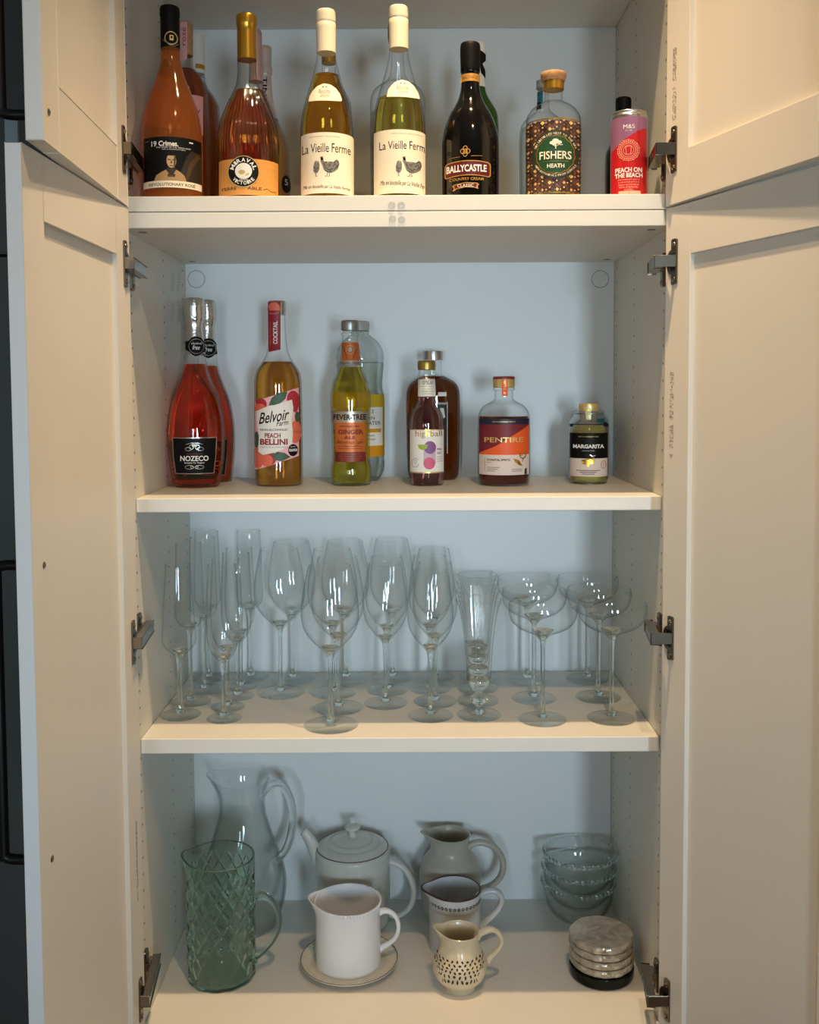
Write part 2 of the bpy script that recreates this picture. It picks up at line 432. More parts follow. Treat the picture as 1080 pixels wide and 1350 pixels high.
box('base_panel', (-HWI+.0002, 0, ZG+.0006), (HWI-.0002, YB-.0002, ZT), M['cab'], uppc, bev=.001)
box('shelf', (-HWI+.0006, .012, SHELF_TOP_Z), (HWI-.0006, YB-.002, SHELF_TOP_Z+.02), M['cab'], uppc, bev=.0012)
box('top_panel', (-HWI+.0002, 0, 2.54), (HWI-.0002, YB-.0002, 2.56), M['cab'], uppc)
# rows of peg holes drilled every 25 mm
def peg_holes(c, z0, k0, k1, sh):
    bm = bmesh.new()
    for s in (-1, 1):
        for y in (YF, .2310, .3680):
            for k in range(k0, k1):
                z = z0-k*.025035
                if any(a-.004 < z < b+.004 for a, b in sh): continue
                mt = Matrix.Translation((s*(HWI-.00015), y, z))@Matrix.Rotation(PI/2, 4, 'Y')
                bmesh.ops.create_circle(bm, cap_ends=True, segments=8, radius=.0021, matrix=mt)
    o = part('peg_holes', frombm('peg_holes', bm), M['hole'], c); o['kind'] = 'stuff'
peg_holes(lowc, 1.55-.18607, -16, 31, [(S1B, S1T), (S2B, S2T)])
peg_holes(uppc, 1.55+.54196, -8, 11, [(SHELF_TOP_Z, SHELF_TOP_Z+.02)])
# cam covers under the top boards, hanger covers on the back, small clear bumpers on the board fronts
for x in (-.362, .362):
    for y in (.035, .355):
        part('cam_fitting', lathe('cam_fitting', [(0, -.0006), (.006, -.0006), (.006, .001), (0, .001)], 16), M['steeldk'], lowc, (x, y, ZB))
for u in (259, 791.5):
    p = aty(u, 368, YB)
    me = lathe('hanger_cover', [(0, .0012), (.0142, .0012), (.0148, .0004), (.0148, 0)], 40)
    me.transform(Matrix.Rotation(PI/2, 4, 'X')); part('hanger_cover', me, M['back'], lowc, (p.x, YB, p.z))
    me = lathe('cover_gap', [(.0148, .0003), (.0156, .0003)], 40); me.transform(Matrix.Rotation(PI/2, 4, 'X'))
    part('cover_gap', me, M['inkgrey'], lowc, (p.x, YB, p.z))
for u, v, c in ((516.6, 270.7, uppc), (529.1, 270.7, uppc), (517.5, 289.0, lowc), (529.6, 289.8, lowc)):
    p = aty(u, v, 0)
    me = lathe('clear_bumper', crv([(0, .0028), (.0025, .0026), (.0046, .0012), (.005, 0)]), 20)
    me.transform(Matrix.Rotation(PI/2, 4, 'X')); part('clear_bumper', me, M['silicone'], c, (p.x, -.0001, p.z))

# ------------------------------------------------------------------ doors and hinges
def door(parent, org, d, side, z0, z1, Wd, plate_t, hinges, screws, handle, label):
    """org: hinge-side corner of the inner face; d: direction to the free edge; side: -1 left door, +1 right door"""
    t = Vector((d[0], d[1], 0)).normalized(); n = Vector((t.y, -t.x, 0))
    if n.x*side < 0: n = -n                          # n points from the inner face to the outer face
    B = (t, n, Vector((0, 0, 1))); O = Vector((org[0], org[1], 0)); th = .0165
    name = 'cabinet_door'
    root = bpy.data.objects.new(name, None); COL.objects.link(root); root.parent = parent; KIDS.setdefault(parent.name, []).append(root); root['label'] = label
    st, rl, rec = .0545, .068, .0068
    def bx(nm, a, b, m, bev=.0007): return box(nm, a, b, m, root, bev, B, O)
    bx('stile', (0, 0, z0), (st, th, z1), M['door']); bx('stile', (Wd-st, 0, z0), (Wd, th, z1), M['door'])
    bx('rail', (st+.0002, 0, z1-rl), (Wd-st-.0002, th, z1), M['door']); bx('rail', (st+.0002, 0, z0), (Wd-st-.0002, th, z0+rl), M['door'])
    bx('door_panel', (st-.002, rec, z0+rl-.002), (Wd-st+.002, th-.004, z1-rl+.002), M['door'], 0)
    bx('edge_band', (Wd, 0.0004, z0+.0004), (Wd+.0006, th-.0004, z1-.0004), M['dooredge'], 0)
    def W3(a, b, c): return O+B[0]*a+B[1]*b+B[2]*c
    for zc in hinges:
        # cup flange: a narrow plate with a half-round bulge towards the hinge edge, two screws, a dark cup opening and a bent arm
        bm = bmesh.new(); pts = []
        hw, hh = .0062, .031
        pts += [(plate_t+hw, -hh+.002), (plate_t+hw, hh-.002), (plate_t+hw-.002, hh), (plate_t-hw+.002, hh), (plate_t-hw, hh-.002), (plate_t-hw, .0165)]
        for k in range(9):
            a = PI/2+PI*k/8; pts.append((plate_t-hw+.0105*math.cos(a)*1.0, .0165*math.sin(a)))
        pts += [(plate_t-hw, -.0165), (plate_t-hw, -hh+.002), (plate_t-hw+.002, -hh)]
        vs = [bm.verts.new(W3(max(.001, p[0]), -.0022, zc+p[1])) for p in pts]; f = bm.faces.new(vs)
        r = bmesh.ops.extrude_face_region(bm, geom=[f])
        for v in [g for g in r['geom'] if isinstance(g, bmesh.types.BMVert)]: v.co += n*.0022
        part('hinge_plate', frombm('hinge_plate', bm), M['steeldk'], root)
        bx('hinge_cup', (plate_t-.0075, -.0026, zc-.012), (plate_t+.003, -.0021, zc+.012), M['black'], .0003)
        for q in (-.0235, .0235):
            me = lathe('screw', crv([(0, .0022), (.002, .0019), (.0036, .0004), (.0036, 0)]), 14)
            me.transform(Matrix.Translation(W3(plate_t-.0002, -.0022, zc+q))@(-n).to_track_quat('Z', 'Y').to_matrix().to_4x4())
            part('screw', me, M['steel'], root)
        # short arm out of the cup, then the long block that runs back to the plate on the side panel
        sx = side; p0 = W3(plate_t+.004, 0, zc); xi = sx*.3495
        bm = bmesh.new(); boxbm(bm, (min(p0.x, xi), p0.y-.0016, zc-.0072), (max(p0.x, xi), p0.y+.0016, zc+.0088), bev=.0006)
        part('hinge_arm', frombm('hinge_arm', bm), M['steel'], root)
        a0 = Vector((xi+sx*.0052, p0.y, zc)); a1 = Vector((sx*.3655, .046, zc)); ax = (a1-a0).normalized(); nn = Vector((ax.y, -ax.x, 0))
        bm = bmesh.new(); boxbm(bm, (0, -.005, -.0078), ((a1-a0).length, .005, .0078), (ax, nn, Vector((0, 0, 1))), a0, .0012)
        boxbm(bm, (min(sx*.3655, sx*(HWI-.0052)), .022, zc-.006), (max(sx*.3655, sx*(HWI-.0052)), .045, zc+.006), bev=.0008)
        part('hinge_block', frombm('hinge_block', bm), M['steel'], root)
        bm = bmesh.new(); boxbm(bm, (min(sx*(HWI-.0055), sx*(HWI-.0002)), .026, zc-.027), (max(sx*(HWI-.0055), sx*(HWI-.0002)), .043, zc+.021), bev=.0025)
        part('mounting_plate', frombm('mounting_plate', bm), M['steeldk'], root)
        for q in (-.021, .015):
            me = lathe('screw', crv([(0, .0022), (.002, .0019), (.0038, .0004), (.0038, 0)]), 12)
            me.transform(Matrix.Translation((sx*(HWI-.0055), .0345, zc+q))@Vector((-sx, 0, 0)).to_track_quat('Z', 'Y').to_matrix().to_4x4())
            part('screw', me, M['steel'], root)
    for (tt, zz) in screws:
        me = lathe('handle_screw', crv([(0, .0016), (.002, .0015), (.0038, .0003), (.0038, 0)]), 14)
        me.transform(Matrix.Translation(W3(tt, 0, zz))@(-n).to_track_quat('Z', 'Y').to_matrix().to_4x4())
        part('handle_screw', me, M['steel'], root)
    if handle:
        tt, za, zb = handle; out = .034; rr = .018
        pts = [W3(tt, th, zb), W3(tt, th+out*.35, zb), W3(tt, th+out-.010, zb), W3(tt, th+out-.001, zb-.003), W3(tt, th+out, zb-.014), W3(tt, th+out, (za+zb)/2), W3(tt, th+out, za+.014), W3(tt, th+out-.001, za+.003), W3(tt, th+out-.010, za), W3(tt, th+out*.35, za), W3(tt, th, za)]
        part('handle', tube('handle', pts, .0055, 12, up=t), M['blackmetal'], root)
    return root, O, B, W3
def zhp(u, v, org, d):     # height on the plane of a door's inner face
    t = Vector((d[0], d[1], 0)).normalized(); n = Vector((t.y, -t.x, 0)); P = Vector((org[0], org[1], 0))
    q = atplane(u, v, P, n); return (q-P).dot(t), q.z
DL = ((-.3636, -.0330), (-.0052, -.3595)); DU = ((-.3632, -.0360), (.0176, -.3639))
DRU = ((.3689, -.0150), (.0906, -.2916)); DRL = ((.3710, -.0110), (.1012, -.2667))
def hz(lst, D): return [zhp(u, v, *D)[1] for u, v in lst]
WD = .3598
t1, z1_ = zhp(58, 745, *DL); t2, z2_ = zhp(68.5, 1132, *DL); t3, z3_ = zhp(64, 148, *DU)
dl = door(lowc, DL[0], DL[1], -1, .10, ZG-.001, WD, .0215, hz([(162, 347), (174, 848), (183, 1322)], DL), [(t1, z1_), (t2, z2_)], (WD-.030, z2_, z1_), 'lower left door swung wide open')
du = door(uppc, DU[0], DU[1], -1, ZG+.001, 2.55, WD, .0215, hz([(161, 196)], DU)+[2.40], [(t3, z3_)], (WD-.030, z3_, z3_+.32), 'upper left door swung wide open')
dru = door(uppc, DRU[0], DRU[1], 1, ZG+.001, 2.55, WD, .0215, hz([(893, 196)], DRU)+[2.40], [], None, 'upper right door swung wide open')
drl = door(lowc, DRL[0], DRL[1], 1, .10, ZG-.001, WD, .0215, hz([(894, 344.5), (889, 843), (884, 1322)], DRL), [], None, 'lower right door swung wide open')
# dot-matrix factory stamps printed on the inner faces (illegible runs of dots), and one on the left side wall
def stamp(dr, D, u, va, vb, parent, wpx=5.5):
    root, O, B, W3 = dr; rr = random.Random(int(u+va)); A = Art(); v = va
    while v < vb:
        if rr.random() < .86:
            for i in range(4):
                for j in range(4):
                    if rr.random() < .5: A.rect(i*wpx/4, v+j*1.35, i*wpx/4+1.0, v+j*1.35+1.0, M['inkgrey'])
        v += 6.4
    tc, zc = zhp(u, (va+vb)/2, *D); k = (zhp(u, va, *D)[1]-zhp(u, vb, *D)[1])/(vb-va)
    A.flat('ink_stamp', lambda a, b, l: W3(tc+(a-wpx/2)*.0016, -.0004, zc-(b-(va+vb)/2)*k), root)
stamp(dru, DRU, 890, 63, 153, uppc); stamp(drl, DRL, 886, 490, 600, lowc); stamp(dl, DL, 180.5, 1082, 1188, lowc, 3)
A = Art(); rr = random.Random(5)
for c0 in (226, 234):
    v = 360
    while v < 425:
        if not 383 < v < 397: A.line([(c0+rr.uniform(-2, 0), v), (c0+rr.uniform(2, 5), v+rr.uniform(-1.5, 1.5))], .28, M['trimgrey']); A.line([(c0+rr.uniform(-1, 3), v), (c0+rr.uniform(-1, 3), v+3)], .25, M['trimgrey'])
        v += rr.uniform(1.6, 3)
def lw(u, v, l): p = atx(u, v, -HWI); return (-HWI+.0003, p.y, p.z)
A.flat('pencil_marks', lw, lowc)

# ------------------------------------------------------------------ bottles
class Bottle:
    def __init__(b, name, label, cat, cx, crow, Y, shelf, prof, ys=1, group=None, dx=0):
        b.Y = Y; b.z0 = shelf; b.ys = ys
        p = aty(cx, crow, Y); b.X = p.x+dx
        b.dep = (p-CAM).dot(FW); b.mpp = b.dep/FPX
        b.cxp = cx
        pts = []
        for q in prof:
            z = shelf if q[0] == 'B' else b.zrow(q[0])
            pts.append((q[1]*b.mpp, z, *q[2:]))
        b.pts = pts; b.c = crv(pts, 6)
        b.mppf = (b.dep-max(q[1]*b.mpp for q in prof)*ys)/FPX
        b.root = thing(name, label, cat, (b.X, Y, shelf), group)
    def zrow(b, v, front=False):
        y = b.Y
        z = aty(b.cxp, v, y).z
        if front:
            for _ in range(2): z = aty(b.cxp, v, b.Y-b.R(z)*b.ys).z
        return z
    def ucx(b, v):
        z = aty(b.cxp, v, b.Y).z; return proj((b.X, b.Y-b.R(z)*b.ys, z))[0]
    def R(b, z):
        c = b.c
        if z >= c[0][1]: return c[0][0]
        for p, q in zip(c, c[1:]):
            if q[1] <= z <= p[1] or p[1] <= z <= q[1]:
                return p[0]+(q[0]-p[0])*((z-p[1])/((q[1]-p[1]) or 1))
        return c[-1][0]
    def cut(b, za, zb, dr=0, close=True):
        """profile between heights za (top) and zb (bottom), offset by dr"""
        pr = [(b.R(za), za)]+[p for p in b.c if zb < p[1] < za]+[(b.R(zb), zb)]
        pr = [(max(0.0005, r+dr), z-b.z0) for r, z in pr]
        if close: pr = [(0, pr[0][1])]+pr+[(0, pr[-1][1])]
        return pr
    def body(b, name, va, m, vb='B', dr=0, seg=56, fn=None, close=False, ang=38, parent=None, label=None):
        za = b.zrow(va); zb = b.z0+.0002 if vb == 'B' else b.zrow(vb)
        return part(name, lathe(name, b.cut(za, zb, dr, close), seg, fn, b.ys, ang), m, parent or b.root, label=label)
    def cap(b, va, vb, m, dr=.0003, name='cap', rings=0, label=None):
        za = b.zrow(va); zb = b.zrow(vb); pr = b.cut(za, zb, dr)
        fn = None
        if rings: fn = lambda a, r, z: (r*(1+.012*(1 if math.sin(a*rings) > 0 else 0)), z) if r > .004 else (r, z)
        return part(name, lathe(name, pr, 64 if rings else 40, fn, b.ys), m, b.root, label=label)
    def fill(b, va, m, dr=-.0022, foot=.0025, name='liquid', vb=None, fn=None, seg=48):
        za = b.zrow(va); pr = b.cut(za, b.z0+foot, dr)
        return part(name, lathe(name, pr, seg, fn, b.ys), m, b.root)
    def glass(b, va, m=None, name='glass_body', fn=None, seg=56, base=True):
        za = b.zrow(va); pr = b.cut(za, b.z0+.0002, 0, False)
        if base: pr = pr+[(0, pr[-1][1])]
        return part(name, lathe(name, pr, seg, fn, b.ys), m or M['bglass'], b.root)
UPZ = ZT+.0002; S1 = S1T+.0002; S2 = S2T+.0002; FZ = FL+.0002
M['rose'] = liquid('rose_wine', (206, 122, 60), rough=.10, cloudy=.25)
M['rose2'] = liquid('rose_wine_dark', (206, 104, 40), rough=.03, cloudy=.15)
M['mirav'] = liquid('rose_wine_amber', (250, 182, 80), rough=0, cloudy=0)
M['lvf'] = liquid('white_wine', (255, 228, 104), rough=0, cloudy=0)
M['amberw'] = liquid('amber_wine', (248, 190, 90), rough=.02, cloudy=.1)
M['pink'] = mat('pink_paper', (226, 170, 168), .5); M['tan'] = mat('tan_cork', (190, 142, 96), .7, noise=.2, nscale=200)
M['capwhite'] = mat('cream_cap', (236, 226, 196), .4); M['pinkfoil'] = mat('pink_foil', (206, 176, 170), .35, metal=.5)

# 1: dark-capped rose bottle with a portrait label
b = Bottle('wine_bottle', 'amber rose bottle with black capsule and portrait label at the front left', 'bottle', 227.5, 220, .060, UPZ,
  [(9.5, 10.5, 1), (10.5, 12), (21, 12.8, 1), (23.5, 12.2, 1), (64, 12.3), (80, 13.2), (95, 16), (110, 21), (125, 27), (139, 32.2), (152, 35.6), (166, 38), (182, 39.2), (215, 39.4), ('B', 39)])
b.body('glass_body', 62, M['rose']); b.cap(9.5, 65, M['mblack'], name='capsule')
A = Art(); cx = 224.6
A.ring(cx+1, 50, 8.5, 9, 1.4, M['lgold']); A.rect(cx-1, 46, cx+4, 53, M['lgold']); A.ell(cx+1.5, 49, 1.2, 1.6, M['mblack'])
A.line([(cx-9, 52), (cx-6, 55), (cx, 60), (cx+6, 60), (cx+10, 56)], 1, M['inkgrey'])
A.wrap('capsule_emblem', b, eps=.0009)
M['port1'] = mat('portrait_tan', (176, 140, 92), .6); M['port2'] = mat('portrait_skin', (196, 160, 116), .6); M['port3'] = mat('portrait_shade', (74, 56, 34), .6); M['port0'] = mat('portrait_ground', (44, 34, 22), .6)
A = Art(); A.rect(190, 180, 265.3, 247, M['ink'])
A.poly([(236, 232), (246, 205), (252, 196), (265.2, 198), (265.2, 238), (240, 238)], M['port0'])
A.line([(246, 236), (252, 215), (262, 200)], [3, 6, 5], M['port3'])
A.poly([(203, 239), (206, 231), (212, 227), (219, 223.5), (233, 223.5), (239, 227), (243.5, 231), (246, 239)], M['port1'])
A.poly([(219, 224), (226, 233), (232, 224), (231, 221), (221, 221)], M['port0']); A.poly([(221, 229), (226, 232.5), (231, 229), (231, 233), (221, 233)], M['port3'])
A.poly([(221.5, 222), (222, 215), (230.5, 215), (231, 222), (226.5, 225)], M['port3'])
A.ell(226, 211.5, 6.3, 9.6, M['port2']); A.poly([(219.6, 209), (219.8, 203), (223, 200.5), (229, 200.5), (232.3, 203), (232.3, 209), (231, 205), (221, 205)], M['ink'])
A.line([(221, 210), (225, 210.4)], 1.3, M['ink']); A.line([(227.4, 210.4), (231, 210)], 1.3, M['ink']); A.poly([(226, 210), (227.3, 215), (224.8, 215)], M['port3'])
A.line([(223.8, 218.2), (228.4, 218.2)], .9, M['ink']); A.poly([(229.5, 204), (232.2, 208), (231, 217), (229, 220)], M['port3'])
A.text('19 Crimes.', 200, 185.4, 235, 192.6, M['wtext'], bold=.03)
A.text('THE STORY OF THE TRIALS AND', 206, 193.2, 251, 195.0, M['wtext']); A.text('OF A FORGOTTEN', 214, 195.9, 244, 197.4, M['wtext'])
A.rect(249, 184.6, 254, 186.2, M['wtext']); A.rect(192, 184.6, 197, 185.4, M['inkgrey'])
A.rect(190, 238, 265.3, 247, M['paper']); A.text('REVOLUTIONARY ROSÉ', 197, 239.8, 257, 244.8, M['port3'], bold=.02)
A.wrap('label', b)

# 2, 3: two bottles behind it
b = Bottle('wine_bottle', 'dark amber bottle with tan stopper and pink neck strip behind the portrait-label bottle', 'bottle', 247.2, 200, .165, UPZ,
  [(30, 7.6, 1), (31, 8.6), (76, 8.8), (88, 9.2), (93, 13), (102, 21), (115, 26.5), (130, 28.6), ('B', 28.8)])
b.glass(72); b.fill(92, M['rose2']); b.cap(30, 74, M['tan'], name='stopper')
A = Art(); A.poly([(238, 29), (246.6, 29), (246.6, 78), (238, 82)], M['pink']); A.text('rosé', 239.5, 36, 245, 60, M['red'], rot=90); A.wrap('neck_strip', b, eps=.0008)
A = Art(); A.rect(226, 124, 267.5, 176, M['pink']); A.text('y', 259, 142, 264, 150, M['red']); A.wrap('label', b)
b = Bottle('wine_bottle', 'amber bottle with white capsule, rearmost in the left corner of the top shelf', 'bottle', 262.5, 200, .270, UPZ,
  [(47, 7.6, 1), (49, 8.6), (98, 8.7), (106, 9.5), (116, 13), (126, 20), (138, 26), (150, 27.4), ('B', 27.4)])
b.glass(96); b.fill(110, M['rose2']); b.cap(47, 98, M['wtext'], name='capsule')
A = Art(); A.rect(258, 84, 270.5, 90, M['gold']); A.line([(262, 99.5), (271, 101)], .8, M['ink']); A.wrap('capsule_print', b, eps=.0008)

# 4: ribbed rose bottle with gold capsule
b = Bottle('wine_bottle', 'rose bottle with ribbed shoulders, gold capsule and round black medallion', 'bottle', 327.7, 225, .060, UPZ,
  [(20, 11, 1), (21.5, 12.6), (34, 13, 1), (35.5, 12.1, 1), (79, 12.4), (95, 12.4), (111, 14.6), (125, 20), (139, 26.2), (150, 31), (162, 35.6), (174, 38.4), (188, 40), (200, 40.2), ('B', 40)])
def ribs(a, r, z):
    w = max(0, min(1, (z-.062)/.012))*max(0, min(1, (.165-z)/.02)); return (r+.0013*w*(abs(math.cos(a*22))-.5), z)
b.glass(79, M['ribglass'], fn=ribs, seg=352); b.fill(121, M['mirav']); b.cap(20, 79.5, M['gold'], name='capsule')
M['labtan'] = mat('tan_label', (214, 150, 74), .5, noise=.08, nscale=60)
A = Art(); A.rect(289, 209, 366.5, 257, M['labtan'])
for v in (214, 221, 229, 240): A.line([(289, v), (330, v+1), (366, v-.5)], .35, M['port1'])
A.text('TERRE', 292, 246, 312, 250, M['port3'], bold=.02); A.text('ABLE', 326, 246, 345, 250, M['port3'], bold=.02); A.line([(347, 249), (352, 247), (358, 250), (364, 249)], .8, M['port3'])
A.wrap('label', b)
A = Art(); A.ell(321.3, 226, 20.2, 20.8, M['lgold']); A.ell(321.3, 226, 19.4, 20, M['ink']); A.ell(321.3, 225.5, 11, 10.6, M['wtext'])
A.ell(319, 227, 4.5, 3, M['lgold']); A.ell(326, 230, 3, 1.5, M['lgold'], tilt=-30); A.ell(317, 221, 3, 1.6, M['paper'], tilt=20)
A.arc('MIRAVAL', 321.3, 226, 15.2, 5.2, -82, 82, M['wtext'], .03); A.arc('VICTOIRE', 321.3, 226, 15.4, 4.6, 236, 124, M['wtext'], .02, inside=True); A.text('SAINTE', 316, 236.2, 327, 238.4, M['wtext'])
A.wrap('medallion', b, eps=.0011)
# 5, 6
b = Bottle('wine_bottle', 'bottle with rose-gold foil almost hidden behind the ribbed bottle', 'bottle', 338.5, 190, .165, UPZ,
  [(40, 6.5, 1), (42, 8), (60, 8.3), (110, 9.5), (125, 14), (145, 22), (165, 27), ('B', 28)])
b.glass(100); b.fill(120, M['rose2']); b.cap(40, 108, M['pinkfoil'], name='foil')
b = Bottle('wine_bottle', 'sparkling wine bottle with wrinkled pale pink foil behind the ribbed bottle', 'bottle', 351, 200, .265, UPZ,
  [(61.5, 6.5, 1), (63, 8.2), (84, 8.0), (92, 9.0), (98, 8.8, 1), (98.5, 8.0), (125, 9.2), (140, 11), (155, 15), (170, 21), (185, 26.5), (200, 30), (215, 31), ('B', 30.5)])
def crinkle(a, r, z): return (r*(1+.03*math.sin(a*9+z*900)*math.sin(z*700)), z)
b.glass(120); b.fill(150, M['amberw'])
M['foilwhite'] = mat('pale_pink_foil', (214, 198, 190), .38, metal=.35, bump=.3, nscale=400)
part('foil', lathe('foil', b.cut(b.zrow(61.5), b.zrow(158), .0004), 64, crinkle), M['foilwhite'], b.root)
A = Art(); A.text('TINI', 346.5, 101, 352, 131, M['ink'], rot=-90, bold=.01); A.wrap('foil_print', b, eps=.0012)
A = Art(); A.ell(377, 239.5, 6.0, 11.5, M['ink']); A.text('5', 375, 233, 379, 241, M['wtext']); A.wrap('seal', b, eps=.0008)

# 7, 9: two cream-capped wine bottles with the hens label, 8 and 10 behind them
def hens(A, du=0, m=None):
    I = M['ink']; g = M['inkgrey']
    # rooster
    A.poly([(x+du, y) for x, y in [(422.5, 212), (424, 209), (426.5, 208.3), (427, 213), (429, 218), (434, 220.5), (438, 218), (440, 213), (443.5, 209.5), (446.5, 211), (447.3, 216), (445.5, 222), (441, 226), (436, 228), (431, 227.5), (427, 224), (425, 218)]], g)
    A.line([(440+du, 214), (444+du, 211), (446.5+du, 215), (444+du, 221)], .8, I); A.line([(438.5+du, 219), (442+du, 215.5), (444+du, 218), (441+du, 223)], .7, I)
    A.line([(427+du, 215), (429+du, 221), (434+du, 224), (439+du, 222)], .8, I); A.line([(428+du, 224), (433+du, 226.5), (437+du, 225)], .6, I)
    A.ell(424.5+du, 209.3, 1.7, 2, I); A.line([(422.4+du, 207.5), (426.2+du, 206.6)], 1.3, M['red']); A.line([(432+du, 228), (431+du, 232), (428.5+du, 232.3)], .7, I); A.line([(434+du, 228), (434.5+du, 232), (432.5+du, 232.5)], .7, I)
    # hen
    A.poly([(x+du, y) for x, y in [(413.5, 219), (415, 213), (416.5, 211.5), (418, 216), (420.5, 212.5), (421.6, 217), (421.3, 223), (419, 227.5), (416, 228), (413.6, 225)]], g)
    A.line([(414.5+du, 219), (417+du, 223), (420+du, 221)], .8, I); A.line([(415+du, 224), (418+du, 226)], .6, I); A.line([(417+du, 228), (416.6+du, 232), (418.6+du, 232)], .7, I)
def ferme(cx, crow, dv, label, du, neckdu, cut):
    b = Bottle('wine_bottle', label, 'bottle', cx, crow, .060, UPZ,
      [(14.5+dv, 11.2, 1), (16+dv, 12.5), (30.5+dv, 12.7, 1), (31.2+dv, 12.2, 1), (32+dv, 12.7, 1), (70+dv, 12.5), (76+dv, 12.6), (93+dv, 16), (114+dv, 21.8), (133+dv, 27.6), (150+dv, 32), (164+dv, 34), (178, 34.8), ('B', 34.6)])
    b.glass(69+dv); b.fill(100+dv*3 if dv > -3 else 131, M['lvf']); b.cap(14.5+dv, 70.5+dv, M['capwhite'], name='cap')
    A = Art(); v = dv
    pts = [(407.6, 131), (408.5, 125), (412, 119), (418, 113.5), (427, 110.2), (436, 111.5), (443, 116), (448, 122), (450.4, 129), (449.5, 131.5), (440, 132.8), (420, 132.6), (409, 131.8)]
    A.poly([(x+neckdu, y+v) for x, y in pts], M['paper']); A.ell(426+neckdu, 114.8+v, 1.1, .9, M['ink']); A.ell(430.5+neckdu, 114.8+v, 1.1, .9, M['red'])
    A.text('Récolte', 420.5+neckdu, 117.5+v, 435.5+neckdu, 123.3+v, M['ink'], shear=.25); A.text('2020', 422+neckdu, 124.6+v, 434+neckdu, 127.8+v, M['ink'], shear=.25)
    A.wrap('neck_label', b, eps=.0008)
    A = Art(); vt = 174.3 if dv == 0 else 170.5; vb = 254.5
    A.rect(397.2 if not cut else 493.3, vt, 466.2 if not cut else 560.6, vb, M['paper'])
    q = vt-174.3; D = du
    def T(t, a, c, e, d, **k):
        A.text(t, a+D, c+q, min(e+D, 560.3) if cut else e+D, d+q, M['ink'], **k)
    T('PRODUIT DE FRANCE · PRODUIT DE FRANCE', 408, 179, 448, 180.4)
    if cut: A.text('La Vieille Ferm', 500.5, 185.5, 559.8, 196.3, M['ink'], bold=.004)
    else: A.text('La Vieille Ferme', 398.8, 188.6, 462, 200.6, M['ink'], bold=.004)
    hens(A, D)
    if cut: A.text('Mis en bouteille par La Vieille Fer', 502, 238, 559.6, 246, M['ink'], shear=.3, slope=3)
    else: A.text('Mis en bouteille par La Vieille Ferme', 400.5, 243.5, 461, 249.5, M['ink'], shear=.3, slope=2)
    A.wrap('label', b); return b
ferme(431.5, 215, 0, 'left one of the two cream-capped white wine bottles with the hens label', 0, 0, False)
ferme(526.5, 215, -5, 'right one of the two cream-capped white wine bottles with the hens label', 108.5, 102.5, True)
b = Bottle('wine_bottle', 'amber bottle mostly hidden behind the left hens-label wine bottle', 'bottle', 434.5, 200, .170, UPZ,
  [(45, 7, 1), (47, 9), (95, 9.5), (108, 14), (120, 21), (132, 27), (145, 29.5), ('B', 29.8)])
b.glass(80); b.fill(112, M['amberw']); b.cap(45, 84, M['gold'], name='capsule')
b = Bottle('spirit_bottle', 'wide-shouldered clear glass bottle behind the right hens-label wine bottle', 'bottle', 524.8, 190, .215, UPZ,
  [(28, 9, 1), (30, 11), (56, 11.4), (58, 9.5), (98, 10), (108, 16), (115, 26), (121, 32), (130, 35.6), (142, 36.4), ('B', 36)])
M['gin'] = thin_glass('clear_spirit', (.95, .965, .955), (.5, .55, .52), 3, .6); b.glass(56); b.fill(150, M['gin']); b.cap(28, 57, M['mblack'], name='cap')

# 11, 12: black cream-liqueur bottle and green bottle behind
b = Bottle('liqueur_bottle', 'black cream liqueur bottle with a gold neck band and maroon name plate', 'bottle', 620.3, 215, .060, UPZ,
  [(57.5, 11, 1), (59, 12.3), (95.5, 12.5, 1), (96, 12.2), (117, 12.5), (131, 16), (142, 21.6), (152, 27.5), (163, 32), (174, 35.3), (187, 37.4), (200, 37.7), ('B', 37.5)])
M['blackbottle'] = mat('black_bottle_glass', (9, 8, 7), .07, coat=.3)
b.body('glass_body', 95, M['blackbottle'], close=True); b.cap(57.5, 96, M['mblack'], name='cap')
M['oldgold'] = mat('old_gold_print', (196, 146, 70), .45, metal=.3); M['maroon'] = mat('maroon_print', (92, 22, 28), .4)
A = Art(); A.rect(607.5, 96.5, 632.2, 106.5, M['oldgold']); A.rect(607.5, 98.5, 632.2, 99, M['maroon']); A.text('BALLYCASTLE', 611, 100, 629, 103.3, M['maroon'])
A.wrap('neck_band', b, eps=.0007)
A = Art()
def roundrect(A, u0, v0, u1, v1, r, m, bow=0):
    p = []
    for cx_, cy_, a0 in ((u1-r, v0+r, -90), (u1-r, v1-r, 0), (u0+r, v1-r, 90), (u0+r, v0+r, 180)):
        for k in range(5):
            a = math.radians(a0+90*k/4); p.append((cx_+r*math.cos(a), cy_+r*math.sin(a)))
    q = []
    for i, (x, y) in enumerate(p):
        nx, ny = p[(i+1) % len(p)]; q.append((x, y))
        if abs(nx-x) > 8:
            for k in range(1, 6): q.append((x+(nx-x)*k/6, y))
    mid = (u0+u1)/2; hw = (u1-u0)/2
    A.poly([(x, y-bow*(1-((x-mid)/hw)**2)) for x, y in q], m)
roundrect(A, 586.5, 213, 647, 233, 4, M['oldgold'], 2); roundrect(A, 587.9, 214.2, 645.6, 231.8, 3.5, M['maroon'], 2); 
A.text('BALLYCASTLE', 589, 216.5, 641.5, 226, M['wtext'], bold=.03)
A.text('COUNTRY CREAM', 593, 233.5, 637.5, 237.4, M['oldgold'], bold=.01)
for dx, dy in ((0, -4), (0, 4), (-4, 0), (4, 0), (0, 0)): A.ring(613.6+dx*.9, 199+dy, 3, 3.4, 1.0, M['oldgold'])
A.line([(593, 206.5), (607, 206)], .5, M['oldgold']); A.line([(621, 205.5), (636, 205)], .5, M['oldgold'])
